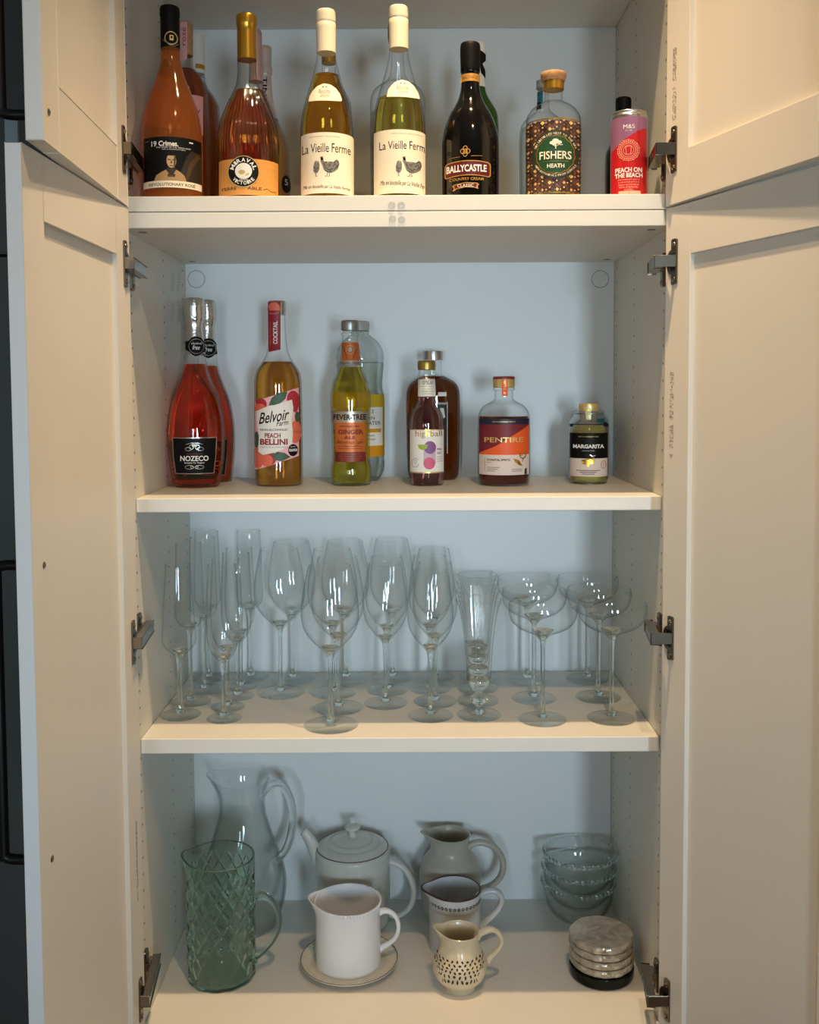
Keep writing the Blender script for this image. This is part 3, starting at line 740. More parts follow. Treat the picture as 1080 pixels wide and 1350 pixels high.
A.poly([(596, 243), (601, 244), (601, 250), (597, 250.5), (599, 247)], M['oldgold']); A.poly([(632, 242), (627, 243), (627, 248), (631, 249), (629.6, 246)], M['oldgold'])
A.poly([(598, 242.5), (614, 240), (630, 241), (629, 247.5), (614, 246.6), (599, 249)], M['oldgold']); A.poly([(599.2, 243.4), (614, 241), (628.8, 242), (628, 246.6), (614, 245.6), (600, 247.8)], M['maroon']); A.text('CLASSIC', 603.5, 242.3, 624.5, 246.2, M['wtext'])
A.wrap('label', b)
b = Bottle('wine_bottle', 'dark green bottle with torn white neck wrapper behind the black liqueur bottle', 'bottle', 630.5, 200, .165, UPZ,
  [(56.5, 8, 1), (58, 9.3), (100, 9.3), (118, 9.6), (128, 13), (138, 19), (148, 24.5), (158, 26.6), ('B', 26.6)])
M['greenb'] = liquid('green_bottle', (70, 120, 40), ior=1.45, cloudy=.2); b.body('glass_body', 90, M['greenb'], close=True)
b.cap(56.5, 116, M['wpaper'], name='neck_wrapper')
A = Art(); A.poly([(633, 66), (640, 70), (640, 78), (636, 84), (639.5, 92), (639.5, 102), (634, 96), (632, 80)], M['ink']); A.wrap('wrapper_print', b, eps=.0008)

# 13, 14: patterned gin bottle and the clear one behind
b = Bottle('gin_bottle', 'clear gin bottle with mosaic pattern, green round badge and wooden stopper', 'bottle', 729.5, 205, .060, UPZ,
  [(96.5, 15, 1), (97.5, 16.4), (101, 16.6), (108, 14.5, 1), (108.2, 13.6, 1), (119, 13.6, 1), (119.2, 12.4), (134, 12.4), (137, 17), (142, 25), (148, 31), (155, 34.8), (162, 35.8), ('B', 35.6)])
b.glass(118); b.fill(240, M['gin']); b.cap(96.5, 108.1, M['tan'], name='stopper'); b.cap(108.1, 119.1, M['gold'], name='stopper_ring', dr=.0002)
A = Art(); A.rect(694, 155.2, 765, 157, M['gold']); A.rect(694, 252.6, 765, 254.4, M['gold']); A.wrap('gold_bands', b, eps=.0004)
M['mosb'] = mat('mosaic_bronze', (104, 78, 62), .35, metal=.5, noise=.75, nscale=120); M['mosg'] = mat('mosaic_gold', (246, 206, 132), .35, metal=.3); M['mosp'] = mat('mosaic_rose', (176, 120, 100), .35, metal=.3); M['mosu'] = mat('mosaic_blue', (66, 78, 92), .35, metal=.2); M['mosd'] = mat('mosaic_dark', (44, 32, 38), .4)
A = Art(); A.rect(694, 158.5, 765, 251.5, M['mosb'])
st = 9.3
for i in range(8):
    for j in range(11):
        x = 697+i*st; y = 161+j*st*.95
        if (i+j) % 2 == 0:
            A.poly([(x, y-4.2), (x+4.2, y), (x, y+4.2), (x-4.2, y)], M['mosd']); A.poly([(x, y-3), (x+3, y), (x, y+3), (x-3, y)], M[('mosp', 'mosu', 'mosg', 'mosb')[(i*3+j*5) % 4]]); A.ell(x, y, 1.3, 1.3, M['mosg'], 8); A.ell(x+4.6, y, .9, .9, M['mosg'], 8)
        else:
            A.line([(x-4, y-3.5), (x, y), (x+4, y-3.5)], 1.1, M['mosd']); A.line([(x-4, y+3.5), (x, y), (x+4, y+3.5)], 1.1, M['mosd']); A.ell(x, y-2.6, 1.1, 1.1, M['mosg'], 8); A.ell(x, y+2.8, .9, .9, M['mosp'], 8)
A.wrap('mosaic_pattern', b, eps=.0004, lay=.0000006)
M['dkgreen'] = mat('badge_olive', (46, 52, 34), .45); M['badge'] = mat('badge_green', (24, 74, 42), .45)
A = Art(); cx = 732.4; cy = 203.5
A.ell(cx, cy, 30.5, 32.5, M['dkgreen'], 40); A.ring(cx, cy, 25, 25.5, 1.0, M['gold'], 64, wob=.02); A.ell(cx, cy, 23.8, 24.2, M['badge'], 40)
A.arc('GIN DISTILLED NEXT TO THE SEA', cx, cy, 27.8, 2.8, -70, 70, M['paper'], 0); A.arc('WITH BOTANICALS FROM SUFFOLK', cx, cy, 28, 2.6, 245, 115, M['paper'], 0, inside=True)
A.text('FISHERS', cx-20, 199.2, cx+20, 209.8, M['paper'], bold=.015); A.text('HEATH', cx-10.5, 216, cx+11, 221.4, M['paper'], bold=.02); A.line([(cx-16, 212.6), (cx+16, 212.6)], .7, M['gold'])
for dx, dy, r in ((-4, 0, 3.2), (0, -2.6, 3.8), (4.5, -.6, 3.2), (-1.5, 1, 3)): A.ell(cx+dx, 188.5+dy, r*1.1, r*.75, M['paper'], 12)
A.line([(cx, 189), (cx+.2, 196.5)], 1.2, M['paper']); A.line([(cx-4, 191), (cx, 193.4), (cx+5, 190.5)], .7, M['paper']); A.line([(cx+5, 191.5), (cx+9, 191)], .8, M['paper'])
A.wrap('badge', b, eps=.0012, lay=.00002)
b = Bottle('spirit_bottle', 'clear spirit bottle with grey collar and teal neck strip behind the mosaic gin bottle', 'bottle', 716, 215, .185, UPZ,
  [(106, 6, 1), (107, 8.5), (113, 8.5, 1), (114, 8.8), (117.5, 8.8), (118.2, 7.2, 1), (134, 7.2), (146, 9), (156, 20), (163, 27), (172, 30), ('B', 30)])
b.glass(117); b.fill(170, M['gin']); b.cap(106, 118, M['trimgrey'], name='cap')
M['teal'] = mat('teal_paper', (30, 120, 140), .5)
A = Art(); A.rect(708, 120, 716, 136, M['teal']); A.rect(707, 134.5, 714, 143.5, M['mblack']); A.wrap('neck_strip', b, eps=.0008)

# 15, 16: slim cocktail can, dark bottle behind
b = Bottle('drink_can', 'slim red and mauve cocktail can, rightmost on the top shelf', 'can', 829.3, 205, .050, UPZ,
  [(149.5, 21.4, 1), (150.3, 22.6), (152, 22.8), (153, 22.6), (156, 23.7), (160, 23.9), ('B', 23.8)])
M['canred'] = mat('can_red', (208, 34, 40), .3, coat=.3, metal=.2); M['canmauve'] = mat('can_mauve', (176, 122, 160), .28, metal=.45); M['peachline'] = mat('peach_print', (250, 178, 150), .4); M['alu'] = mat('aluminium', (205, 205, 205), .28, metal=1)
b.body('can_body', 149.5, M['alu'], close=True)
A = Art(); A.rect(805.4, 153, 853.2, 262, M['canred']); A.poly([(805.4, 153), (853.2, 153), (853.2, 166), (840, 173), (822, 184), (805.4, 198)], M['canmauve'])
A.text('M&S', 822, 163.5, 837, 169, M['wtext']); A.text('EST. 1884', 824.5, 171, 834, 172.4, M['wtext'])
cx, cy = 828.8, 197.8
for k in range(28):
    a = 2*PI*k/28; r0, r1 = 9.5, 15.2 if k % 2 else 13.2; A.line([(cx+r0*math.cos(a), cy+r0*math.sin(a)), (cx+r1*math.cos(a), cy+r1*math.sin(a))], .5, M['peachline'])
for r in (14, 11.8, 9.2, 6.8): A.ring(cx, cy, r, r, .5, M['peachline'], 32)
A.poly([(cx-3.6, cy-5), (cx+3.6, cy-5), (cx+2.8, cy+5), (cx-2.8, cy+5)], M['canred']); A.line([(cx-3.6, cy-5), (cx-2.8, cy+5), (cx+2.8, cy+5), (cx+3.6, cy-5), (cx-3.6, cy-5)], .7, M['peachline'])
A.text('PEACH ON', 812, 220.5, 846, 227, M['wtext'], bold=.03); A.text('THE BEACH', 811.5, 227.8, 846.5, 233.8, M['wtext'], bold=.03)
for i, t in enumerate(('CRANBERRY JUICE', '& ORANGE JUICE &', 'PEACH FLAVOURING', 'WITH 3 MEASURES', 'OF VODKA')): A.text(t, 829-14+i*.6-(2 if i == 4 else 0)*-3, 235.6+i*3.3, 829+14-i*.6-(6 if i == 4 else 0), 237.8+i*3.3, M['peachline'])
roundrect(A, 816, 251.4, 844, 256, 1, M['peachline'])
A.wrap('can_print', b, eps=.0003, lay=.00002)
b = Bottle('liqueur_bottle', 'small black bottle with black cap behind the slim red can', 'bottle', 821.5, 220, .160, UPZ,
  [(129.5, 8.6, 1), (130.5, 9.6), (151, 9.7, 1), (151.4, 9), (170, 9), (182, 12), (192, 18), (200, 22), (212, 23.2), ('B', 23.2)])
b.body('glass_body', 150, M['blackbottle'], close=True); b.cap(129.5, 151, M['mblack'], name='cap')

# ------------------------------------------------------------------ middle shelf bottles
M['nozeco'] = liquid('red_sparkling', (255, 122, 50), rough=0, cloudy=0)
M['silvfoil'] = mat('crinkled_silver_foil', (214, 212, 208), .2, metal=1, bump=.6, nscale=260)
def noz(label, cx, crow, Y, dv, k, front):
    b = Bottle('sparkling_wine_bottle', label, 'bottle', cx, crow, Y, S1,
      [(v+dv if v != 'B' else v, h*k, *r) for v, h, *r in [(393, 9, 1), (394.5, 12), (400, 13.2), (416, 13.2), (421, 12.3), (429, 10.6), (440, 10.8), (455, 12), (466, 13), (480, 15.2), (494, 18.8), (506, 23.5), (518, 28.4), (535, 33.4), (556, 36.6), (575, 37.4), (595, 36.6), (615, 34.6), (630, 32, 1), (636, 31), (639.4, 28), ('B', 27)]])
    b.glass(462+dv); b.fill(480+dv, M['nozeco'], dr=-.002, foot=.0028)
    part('foil', lathe('foil', b.cut(b.zrow(393+dv), b.zrow(466+dv), .0004), 72, lambda a, r, z: (r*(1+.014*math.sin(a*11+z*500)*math.sin(z*430)), z)), M['silvfoil'], b.root)
    o = cx-259
    A = Art(); A.poly([(x+o, y+dv) for x, y in [(245.5, 450), (250, 449), (253, 445), (258.7, 443), (264, 445), (267.5, 449), (271.5, 451), (271.5, 464), (267, 464), (263, 468), (258.5, 470), (254, 468), (250.5, 464), (245.5, 461)]], M['mblack'])
    A.ring(258.7+o, 456.5+dv, 9.2, 10, .6, M['silver']); A.text('alcohol', 252.5+o, 451+dv, 265+o, 454+dv, M['wtext']); A.text('free', 254+o, 455+dv, 263+o, 461+dv, M['wtext'], shear=.3, bold=.01)
    A.wrap('neck_medallion', b, eps=.0016)
    A = Art(); q = 256.4+o; s = 1 if front else .93
    A.poly([(q-29*s, 577+dv), (q+29.5*s, 577+dv), (q+28.4*s, 602+dv), (q+26*s, 625+dv), (q-25*s, 625+dv), (q-28*s, 602+dv)], M['silver'])
    A.poly([(q-28*s, 578+dv), (q+28.5*s, 578+dv), (q+27.4*s, 602+dv), (q+25*s, 624+dv), (q-24*s, 624+dv), (q-27*s, 602+dv)], M['mblack'])
    A.text('NOZECO', q-18.5, 601+dv, q+18.5, 608+dv, M['wtext'], bold=.02); A.text('Suitable for Vegans', q-13, 609.3+dv, q+13, 611.6+dv, M['wtext'], bold=.01); A.line([(q-11, 598.6+dv), (q+11, 598.6+dv)], .5, M['red'])
    for sg in (-1, 1):
        A.ring(q+sg*8, 592+dv, 4.2, 2.6, .7, M['silver'], 20); A.ring(q+sg*4, 589.5+dv, 3, 3.4, .6, M['silver'], 16); A.ring(q+sg*6.5, 616+dv, 6, 2.8, .7, M['silver'], 20); A.ring(q+sg*3, 616+dv, 2.4, 1.6, .6, M['silver'], 12)
    A.line([(q-11, 586+dv), (q-4, 584+dv), (q+4, 584+dv), (q+11, 586+dv)], .5, M['silver']); A.poly([(q-3, 589+dv), (q-3.4, 585.6+dv), (q-1, 587.4+dv), (q, 584.8+dv), (q+1, 587.4+dv), (q+3.4, 585.6+dv), (q+3, 589+dv)], M['wtext'])
    A.wrap('label', b); return b
noz('front one of two red sparkling wine bottles with silver foil and black label', 259.0, 575, .225, 0, 1, True)
noz('rear one of two red sparkling wine bottles, half hidden behind its twin', 275.2, 575, .322, 2.5, .92, False)

# peach cordial bottle
b = Bottle('cordial_bottle', 'tall clear bottle of peach bellini with fruit-patterned slanted label', 'bottle', 367.2, 560, .245, S1,
  [(397, 10, 1), (398.5, 11.4), (415, 11.6, 1), (415.6, 10.4), (418, 10.6), (440, 11.2), (456, 12.6), (468, 15.4), (476, 19.5), (484, 25), (492, 29), (502, 30.8), (515, 31.1), (630, 31.1), (637, 30.2), ('B', 28.5)])
M['bell'] = liquid('peach_drink', (222, 160, 62), rough=.0, cloudy=.04)
b.glass(415); b.fill(477, M['bell'], foot=.003); b.cap(397, 415.3, M['silver'], name='cap')
M['peach'] = mat('peach_print_orange', (226, 110, 84), .5); M['peach2'] = mat('peach_print_red', (176, 48, 60), .5); M['leaf'] = mat('leaf_print', (60, 92, 66), .5); M['lpink'] = mat('light_pink', (240, 180, 190), .5); M['crimson'] = mat('crimson_strip', (150, 24, 46), .5)
A = Art(); A.poly([(354.5, 397.5), (369.5, 397.5), (369.5, 461), (355, 464)], M['crimson']); A.ell(361.5, 407, 7.5, 8.5, M['peach']); A.poly([(364, 414), (369.5, 412), (369.5, 421)], M['leaf'])
A.text('COCKTAIL', 360.6, 423.5, 366, 453.5, M['wtext'], rot=90, bold=.02); A.text('NON ALCOHOLIC', 356.4, 423, 358.4, 455, M['peach'], rot=90); A.wrap('seal_strip', b, eps=.0016)
A = Art(); A.poly([(336.8, 529), (352, 524), (375, 517), (393.5, 511), (393.8, 602), (370, 609), (350, 616), (336.8, 620.5)], M['lpink'])
A.ell(344, 533, 8, 8, M['peach2']); A.ell(343, 538, 7.5, 6, M['peach']); A.ell(386, 526, 8, 11, M['peach2']); A.ell(389, 532, 4.6, 12, M['peach2']); A.ell(389, 570, 8, 15, M['peach']); A.ell(341, 604, 7, 14, M['peach']); A.ell(355, 604, 9.5, 9.5, M['peach2']); A.ell(352, 607, 8, 8, M['peach'])
A.ell(339, 580, 3, 11, M['leaf']); A.ell(391.5, 550, 3.2, 7, M['leaf'])
A.poly([(338.7, 542), (352, 536), (362, 533), (374, 530), (384.5, 527), (386.5, 538), (384, 553), (386, 570), (385, 585), (372, 593), (360, 597), (347, 600), (341, 596), (342, 575), (339.5, 560)], M['wpaper'])
A.poly([(354.5, 534.5), (358, 525), (366, 518), (379, 516.5), (376, 526), (370, 531.5), (362, 534)], M['leaf']); A.poly([(358, 600), (366, 595.5), (375, 597), (383, 603), (372, 608), (364, 607)], M['leaf'])
A.text('Belvoir', 342, 541.5, 381, 556.5, M['ink'], shear=.3, bold=.012, slope=-6); A.text('Farm', 364.5, 554, 380, 561, M['ink'], shear=.3, bold=.01, slope=-2)
A.text('NON-ALCOHOLIC', 343.5, 565.2, 379, 568, M['ink'], bold=.02); A.text('PEACH', 349.5, 571, 370, 577.4, M['crimson'], bold=.035); A.text('BELLINI', 343.5, 578.6, 379, 586.6, M['crimson'], bold=.04); A.text('LUSCIOUS & INDULGENT', 343.5, 588.6, 379, 590.4, M['inkgrey'])
A.ell(386, 594, 6.3, 8, M['mblack']); A.text('great', 383, 588.6, 389, 590.4, M['wtext']); A.text('taste', 380.5, 591.6, 391.5, 595.6, M['wtext'], bold=.02)
A.wrap('label', b, eps=.0006)

# ginger ale bottle
b = Bottle('mixer_bottle', 'clear ginger ale bottle with silver cap, orange neck label and waisted body', 'bottle', 462.5, 560, .240, S1,
  [(422.5, 9.6, 1), (424, 11), (435.5, 11.2, 1), (436, 9.8), (438.4, 9.8), (439.6, 11.2), (442.6, 11.2), (443.4, 10.4), (452, 10.7), (466, 12.4), (476, 14.2), (481, 14.8), (487, 16.6), (497, 20.4), (508, 24.2), (520, 26.2), (535, 26.6), (560, 25.6), (590, 25), (608, 25.2), (616, 26.6), (626, 26.8), (633, 26), (637, 25.6), ('B', 23.5)])
M['ginger'] = liquid('ginger_ale', (232, 214, 66), rough=0, cloudy=.04)
b.glass(436); b.fill(484, M['ginger'], foot=.005); b.cap(422.5, 435.8, M['cap'], name='cap', rings=24)
M['forange'] = mat('copper_orange', (196, 106, 48), .4, metal=.3); M['fmaroon'] = mat('brown_maroon', (110, 34, 38), .45); M['silvlab'] = mat('silver_label', (176, 166, 152), .35, metal=.7)
A = Art(); A.rect(451, 451.2, 474, 475.5, M['forange']); A.ring(461.6, 461, 5.5, 6, .8, M['silvlab']); A.ell(461.6, 461, 2.6, 3, M['silvlab']); A.line([(452, 455), (456, 466), (458, 474)], .7, M['fmaroon']); A.line([(472, 455), (468, 466), (465, 474)], .7, M['fmaroon'])
A.rect(446, 476.2, 478, 481.6, M['silvlab']); A.text('FEVER-TREE', 450, 477.6, 474, 480, M['ink']); A.wrap('neck_label', b, eps=.0008)
A = Art(); A.rect(438.2, 542.5, 485.2, 557, M['silvlab']); A.text('FEVER-TREE', 440.2, 546.4, 482.6, 553.6, M['ink'], bold=.03)
A.rect(442.5, 557, 481.8, 596, M['forange']); A.rect(442.5, 596, 481.8, 609.2, M['fmaroon'])
A.text('PREMIUM', 449, 561, 473, 563.4, M['fmaroon'], bold=.02); A.text('GINGER', 446, 566.4, 479, 572.6, M['fmaroon'], bold=.04); A.text('ALE', 453.6, 574.6, 468.6, 579, M['fmaroon'], bold=.04); A.text('Refreshingly Light', 444.4, 581, 479.4, 586, M['ink'], shear=.3)
for v in (588.5, 591.5): A.line([(446, v), (478, v)], .7, M['fmaroon'])
A.ring(462, 574, 17, 15, .5, M['fmaroon'], 30, 20, 160)
for v, w in ((598.6, 13), (601.6, 15), (604.6, 14), (607.2, 12)): A.text('NATURAL FLAVOUR', 462-w, v-.7, 462+w, v+.9, M['forange'])
A.wrap('label', b)

# plastic tonic bottle behind
b = Bottle('plastic_water_bottle', 'large clear plastic tonic bottle with yellow label behind the ginger ale', 'bottle', 475.5, 560, .325, S1,
  [(423.5, 10.6, 1), (424.5, 12), (436, 12.2, 1), (436.5, 10.6), (438, 13, 1), (439, 13), (440, 11.6), (444, 16), (450, 23), (458, 28.4), (466, 30.6), (476, 31), (477.5, 30.4), (479, 31), (492, 30), (505, 29), (514, 29.6), (520, 31), (602, 31), (610, 31.4), (620, 30.5), (627, 27), ('B', 22)])
M['pet'] = thin_glass('clear_plastic', (.92, .945, .94), (.5, .55, .54), 2.2, 1.6, .06); M['water'] = thin_glass('water', (.95, .965, .955), (.55, .62, .60), 3, .8)
b.glass(436, M['pet'], 'plastic_body'); b.fill(478, M['water'], dr=-.0008, foot=.005); b.cap(423.5, 436.2, mat('grey_plastic_cap', (170, 172, 170), .4), name='cap', rings=30)
M['yellow'] = mat('yellow_print', (206, 172, 40), .45); M['amberp'] = mat('amber_print', (214, 150, 30), .45)
A = Art(); A.rect(444, 520, 507, 602.5, M['yellow']); A.rect(444, 588, 507, 602.5, M['amberp']); A.rect(462, 537, 504, 588, M['wpaper']); A.rect(462, 565.5, 502, 570.5, M['amberp'])
A.text('2', 489.5, 540, 492.6, 544.6, M['ink']); A.text('INDIAN', 470, 549, 493.6, 553.4, M['ink']); A.text('WATER', 479, 555.6, 501.4, 560.4, M['ink']); A.text('tonic', 484, 573, 494, 575.6, M['ink']); A.text('zero sugar', 480, 578.6, 495, 581, M['ink'])
A.wrap('label', b, eps=.0005)

# flat amber bottle and the pink highball in front
b = Bottle('spirit_bottle', 'flat dark amber glass bottle with silver cap behind the small pink drink bottle', 'bottle', 571.2, 560, .335, S1,
  [(463, 11, 1), (464, 12.6), (474.4, 12.8, 1), (474.6, 11.6), (494, 12, 1), (497, 17, 1), (499, 21), (503, 27.5), (508, 32), (516, 34.8), (528, 35.6), (560, 35.4), (620, 33.8), (628, 32), ('B', 28)], ys=.62)
M['amber'] = liquid('amber_glass', (150, 78, 24), ior=1.42, cloudy=.12)
b.glass(474); b.body('amber_body', 496, M['amber'], close=True, dr=-.0004); 
part('cap', lathe('cap', [(0, b.zrow(463)-S1), (.0172, b.zrow(463)-S1), (.0175, b.zrow(465)-S1), (.0175, b.zrow(474.5)-S1), (0, b.zrow(474.5)-S1)], 40), M['silver'], b.root)
A = Art(); A.rect(577, 530, 590, 590, mat('dark_label', (34, 26, 20), .5)); A.poly([(577.6, 517), (588.6, 517), (588.6, 522.4), (577.6, 522.4)], M['wpaper']); A.poly([(580, 538), (585, 538), (587, 550), (584, 552)], M['wpaper'])
for k in range(9): A.rect(576.4+k*1.4, 530.8, 577.0+k*1.4, 533.4, M['wpaper'])
A.rect(589.2, 530, 590, 598, M['wpaper']); A.wrap('label', b)
b = Bottle('mixer_bottle', 'small clear bottle of pink highball with gold cap and white label', 'bottle', 562.8, 570, .232, S1,
  [(475.5, 10, 1), (476.6, 11.2), (487.6, 11.4, 1), (488, 9.8), (491, 9.8), (492, 10.6), (500, 10.7), (522, 11.8), (530, 12.4), (536, 15), (542, 18.8), (549, 21.4), (556, 22.4), (566, 22.6), (630, 22.5), (636, 21.8), ('B', 20)])
M['pinkd'] = liquid('pink_drink', (214, 150, 160), cloudy=.02)
b.glass(488); b.fill(524, M['pinkd'], foot=.0028); b.cap(475.5, 487.8, mat('dull_gold_cap', (166, 140, 70), .35, metal=.8), name='cap', rings=24)
A = Art(); A.rect(552, 498.8, 573.2, 500.2, M['gold']); A.rect(551.6, 500.2, 574, 522.6, M['wpaper']); A.text('0%', 557, 501.8, 566, 507, M['fmaroon']); A.text('ABV', 566.6, 501.8, 571, 507, M['fmaroon']); A.line([(555, 509.3), (571.4, 509.3)], .6, M['gold']); A.text('alcohol free', 557, 511.6, 571, 513.6, M['gold']); A.text('PINK GIN', 556.6, 515, 571.6, 517, M['inkgrey']); A.text('COCKTAIL', 556.6, 518.4, 571.6, 520.2, M['inkgrey']); A.wrap('neck_label', b, eps=.0006)
M['purple'] = mat('purple_print', (128, 84, 140), .5); M['pinkp'] = mat('pink_print', (206, 92, 122), .5); M['lilac'] = mat('lilac_print', (196, 170, 192), .5); M['lime'] = mat('lime_print', (158, 178, 58), .5)
A = Art(); A.rect(541, 566.2, 584.8, 624, M['wpaper']); A.rect(541, 566, 584.8, 567, M['gold']); A.rect(541, 622.6, 584.8, 623.8, M['gold'])
A.text('highball', 548, 567.6, 582.4, 578, M['gold'], bold=.005); A.rect(558.6, 592, 574.4, 611, M['lilac']); A.ell(567, 590, 7.8, 8.5, M['purple']); A.ell(566, 611, 7.6, 8, M['pinkp'])
A.ell(557.6, 586.2, 6.4, 7, M['lime'], 16, 0, 180); A.text('PINK', 576, 591, 582, 594, M['purple'], bold=.03); A.text('G&T', 576, 596, 582, 599, M['purple'], bold=.03)
for v in (602.5, 605.5, 608.5): A.line([(576, v), (583, v)], .5, M['inkgrey'])
A.ring(548, 610.5, 4.8, 6, .5, M['inkgrey'], 20, 20, 320); A.ring(548, 609, 1.8, 2.6, .5, M['inkgrey'], 12)
A.wrap('label', b)

# dark red aperitif
b = Bottle('spirit_bottle', 'short round bottle of dark red aperitif with orange, maroon and beige label', 'bottle', 664.4, 590, .236, S1,
  [(498, 13, 1), (499, 14.1), (510.4, 14.1, 1), (511, 13), (512, 14.1), (514.4, 14.1), (515.2, 12), (520, 12), (526, 12.4), (530, 17.6), (534, 25), (539, 30), (546, 33), (554, 33.9), (632, 33.8), (637, 32.4), ('B', 29.5)])
M['aper'] = liquid('red_aperitif', (122, 44, 34), rough=0, cloudy=.15)
b.glass(511); b.fill(548.5, M['aper'], foot=.0028); b.cap(498, 511, M['lgold'], name='cap')
M['osign'] = mat('orange_print', (232, 92, 36), .5); M['navy'] = mat('navy_print', (28, 32, 56), .45); M['beige'] = mat('beige_print', (222, 204, 192), .55); M['mar2'] = mat('maroon_label', (116, 32, 40), .5)
part('cap_top', lathe('cap_top', [(0, .0016), (.0160, .0016), (.0180, .0003), (.0181, -.003), (.0178, -.003)], 40), M['red'], b.root, (0, 0, b.zrow(498)-S1+.0006))
A = Art(); A.rect(662.2, 500.2, 668.8, 522, M['osign']); A.text('PENTIRE', 663.8, 501.4, 667, 514, M['lgold'], rot=-90); A.ell(665.4, 518, 1.2, 1.6, M['lgold']); A.wrap('seal_strip', b, eps=.0022)
A = Art(); A.rect(632.2, 552.2, 697.2, 626.5, M['beige']); A.rect(632.2, 552.2, 697.2, 559.6, M['navy']); A.rect(632.2, 559.6, 697.2, 599.8, M['mar2'])
A.poly([(632.2, 599.8), (632.2, 598), (638, 595), (645, 592), (655, 587.6), (667, 580), (678, 573), (686, 568.6), (692, 564), (697.2, 560.6), (697.2, 599.8)], M['osign'])
A.text('PENTIRE', 639, 576.8, 690, 583.2, M['lgold'], bold=.012); A.text('NON-ALCOHOLIC SPIRITS', 649.6, 555.2, 679.6, 557, M['lgold'])
A.text('COASTAL SPRITZ', 642.2, 605, 673, 607.8, M['ink'], bold=.03); A.text('Spritz', 642.4, 609.2, 648.8, 611, M['ink'])
for i, (a, e) in enumerate(((642.4, 658.6), (642.4, 656.6), (642.4, 652.8))): A.line([(a, 616.4+i*2.4), (e, 616.4+i*2.4)], .8, M['inkgrey'])
for i in range(2): A.line([(674.6, 619+i*2.3), (688, 619+i*2.3)], .8, M['inkgrey'])
A.poly([(676.6, 604.4), (684, 607), (689, 615), (684, 613.6), (679, 609)], M['gold']); A.ring(689, 600, 4.6, 5.4, 1.4, M['gold'], 16, -60, 200); A.ring(687, 599, 2, 2.6, .8, M['gold'], 12); A.line([(691, 603), (688, 609)], 1, M['gold'])
A.line([(634.6, 612), (637, 608), (638.5, 613), (641, 609)], .4, M['inkgrey']); A.line([(640, 604), (640, 622)], .4, M['inkgrey']); A.poly([(691.6, 619), (694, 617.6), (694.2, 626), (691, 626)], M['navy'])
A.wrap('label', b)

# small margarita bottle, can behind
b = Bottle('cocktail_bottle', 'small round bottle of cloudy margarita with gold cap and black label', 'bottle', 775.9, 600, .252, S1,
  [(531.6, 11.6, 1), (532.6, 12.7), (541.6, 12.8, 1), (542.2, 11), (543.4, 12.2), (545, 12.2), (545.6, 11.2), (553.6, 11.6), (556, 14.6), (559, 18.6), (563, 22.2), (567, 24), (572, 24.7), (632, 24.6), (636, 23.6), ('B', 21.5)])
M['marg'] = liquid('cloudy_margarita', (196, 186, 112), rough=.15, cloudy=.3)
b.glass(542); b.fill(560.5, M['marg'], foot=.004); b.cap(531.6, 542, M['lgold'], name='cap')
A = Art(); A.poly([(772, 536.4), (776, 535.4), (779, 538), (779, 553.4), (773.4, 553.4)], mat('pale_seal', (206, 206, 160), .4, metal=.3)); A.ell(776, 541, 1.3, 1.7, M['gold']); A.ell(776, 549, 1.2, 1.5, M['gold']); A.wrap('seal_strip', b, eps=.0022)
A = Art(); A.rect(751.8, 571, 800.8, 604.5, M['navy']); A.rect(751.8, 571, 800.8, 604.5, M['mblack']); A.rect(751.8, 604.5, 800.8, 628.6, M['beige'])
A.text('MARGARITA', 756, 586, 796.4, 591.2, M['wtext'], bold=.03); A.text('NON-ALCOHOLIC COCKTAIL', 762.6, 575, 789, 576.4, M['lgold']); A.text('by Pentire Drinks', 768, 593.8, 784, 595.2, M['wtext'])
A.poly([(766, 607), (773, 609.5), (776, 604.6), (780, 606), (783, 603), (784.8, 607), (782, 611.4), (777, 612.6), (776, 617), (773, 613), (768, 611.6)], M['gold']); A.line([(778, 599.6), (781, 601.6), (785, 600.6)], 1, M['silver'])
A.ring(795.4, 613, 3.4, 5.4, .6, M['crimson'], 18); A.line([(795.4, 610), (795.4, 616)], .5, M['crimson'])
for i, w in enumerate((15.5, 11, 8)): A.line([(775.6-w, 620.4+i*2.3), (775.6+w, 620.4+i*2.3)], .8, M['ink'])
A.wrap('label', b)
b = Bottle('drink_can', 'silver and blue can hidden behind the small margarita bottle', 'can', 776, 600, .335, S1,
  [(543, 18.6, 1), (544, 19.6), (545.6, 19.4), (548, 20.6), (556, 25), (562, 25.8), (566, 26), ('B', 25.6)])
b.body('can_body', 543, M['alu'], close=True)
A = Art(); A.rect(750, 559, 802, 563, M['mblack']); A.rect(787, 552, 797, 557, M['teal']); A.ell(798, 559.5, 3, 3, M['navy']); A.wrap('can_print', b)

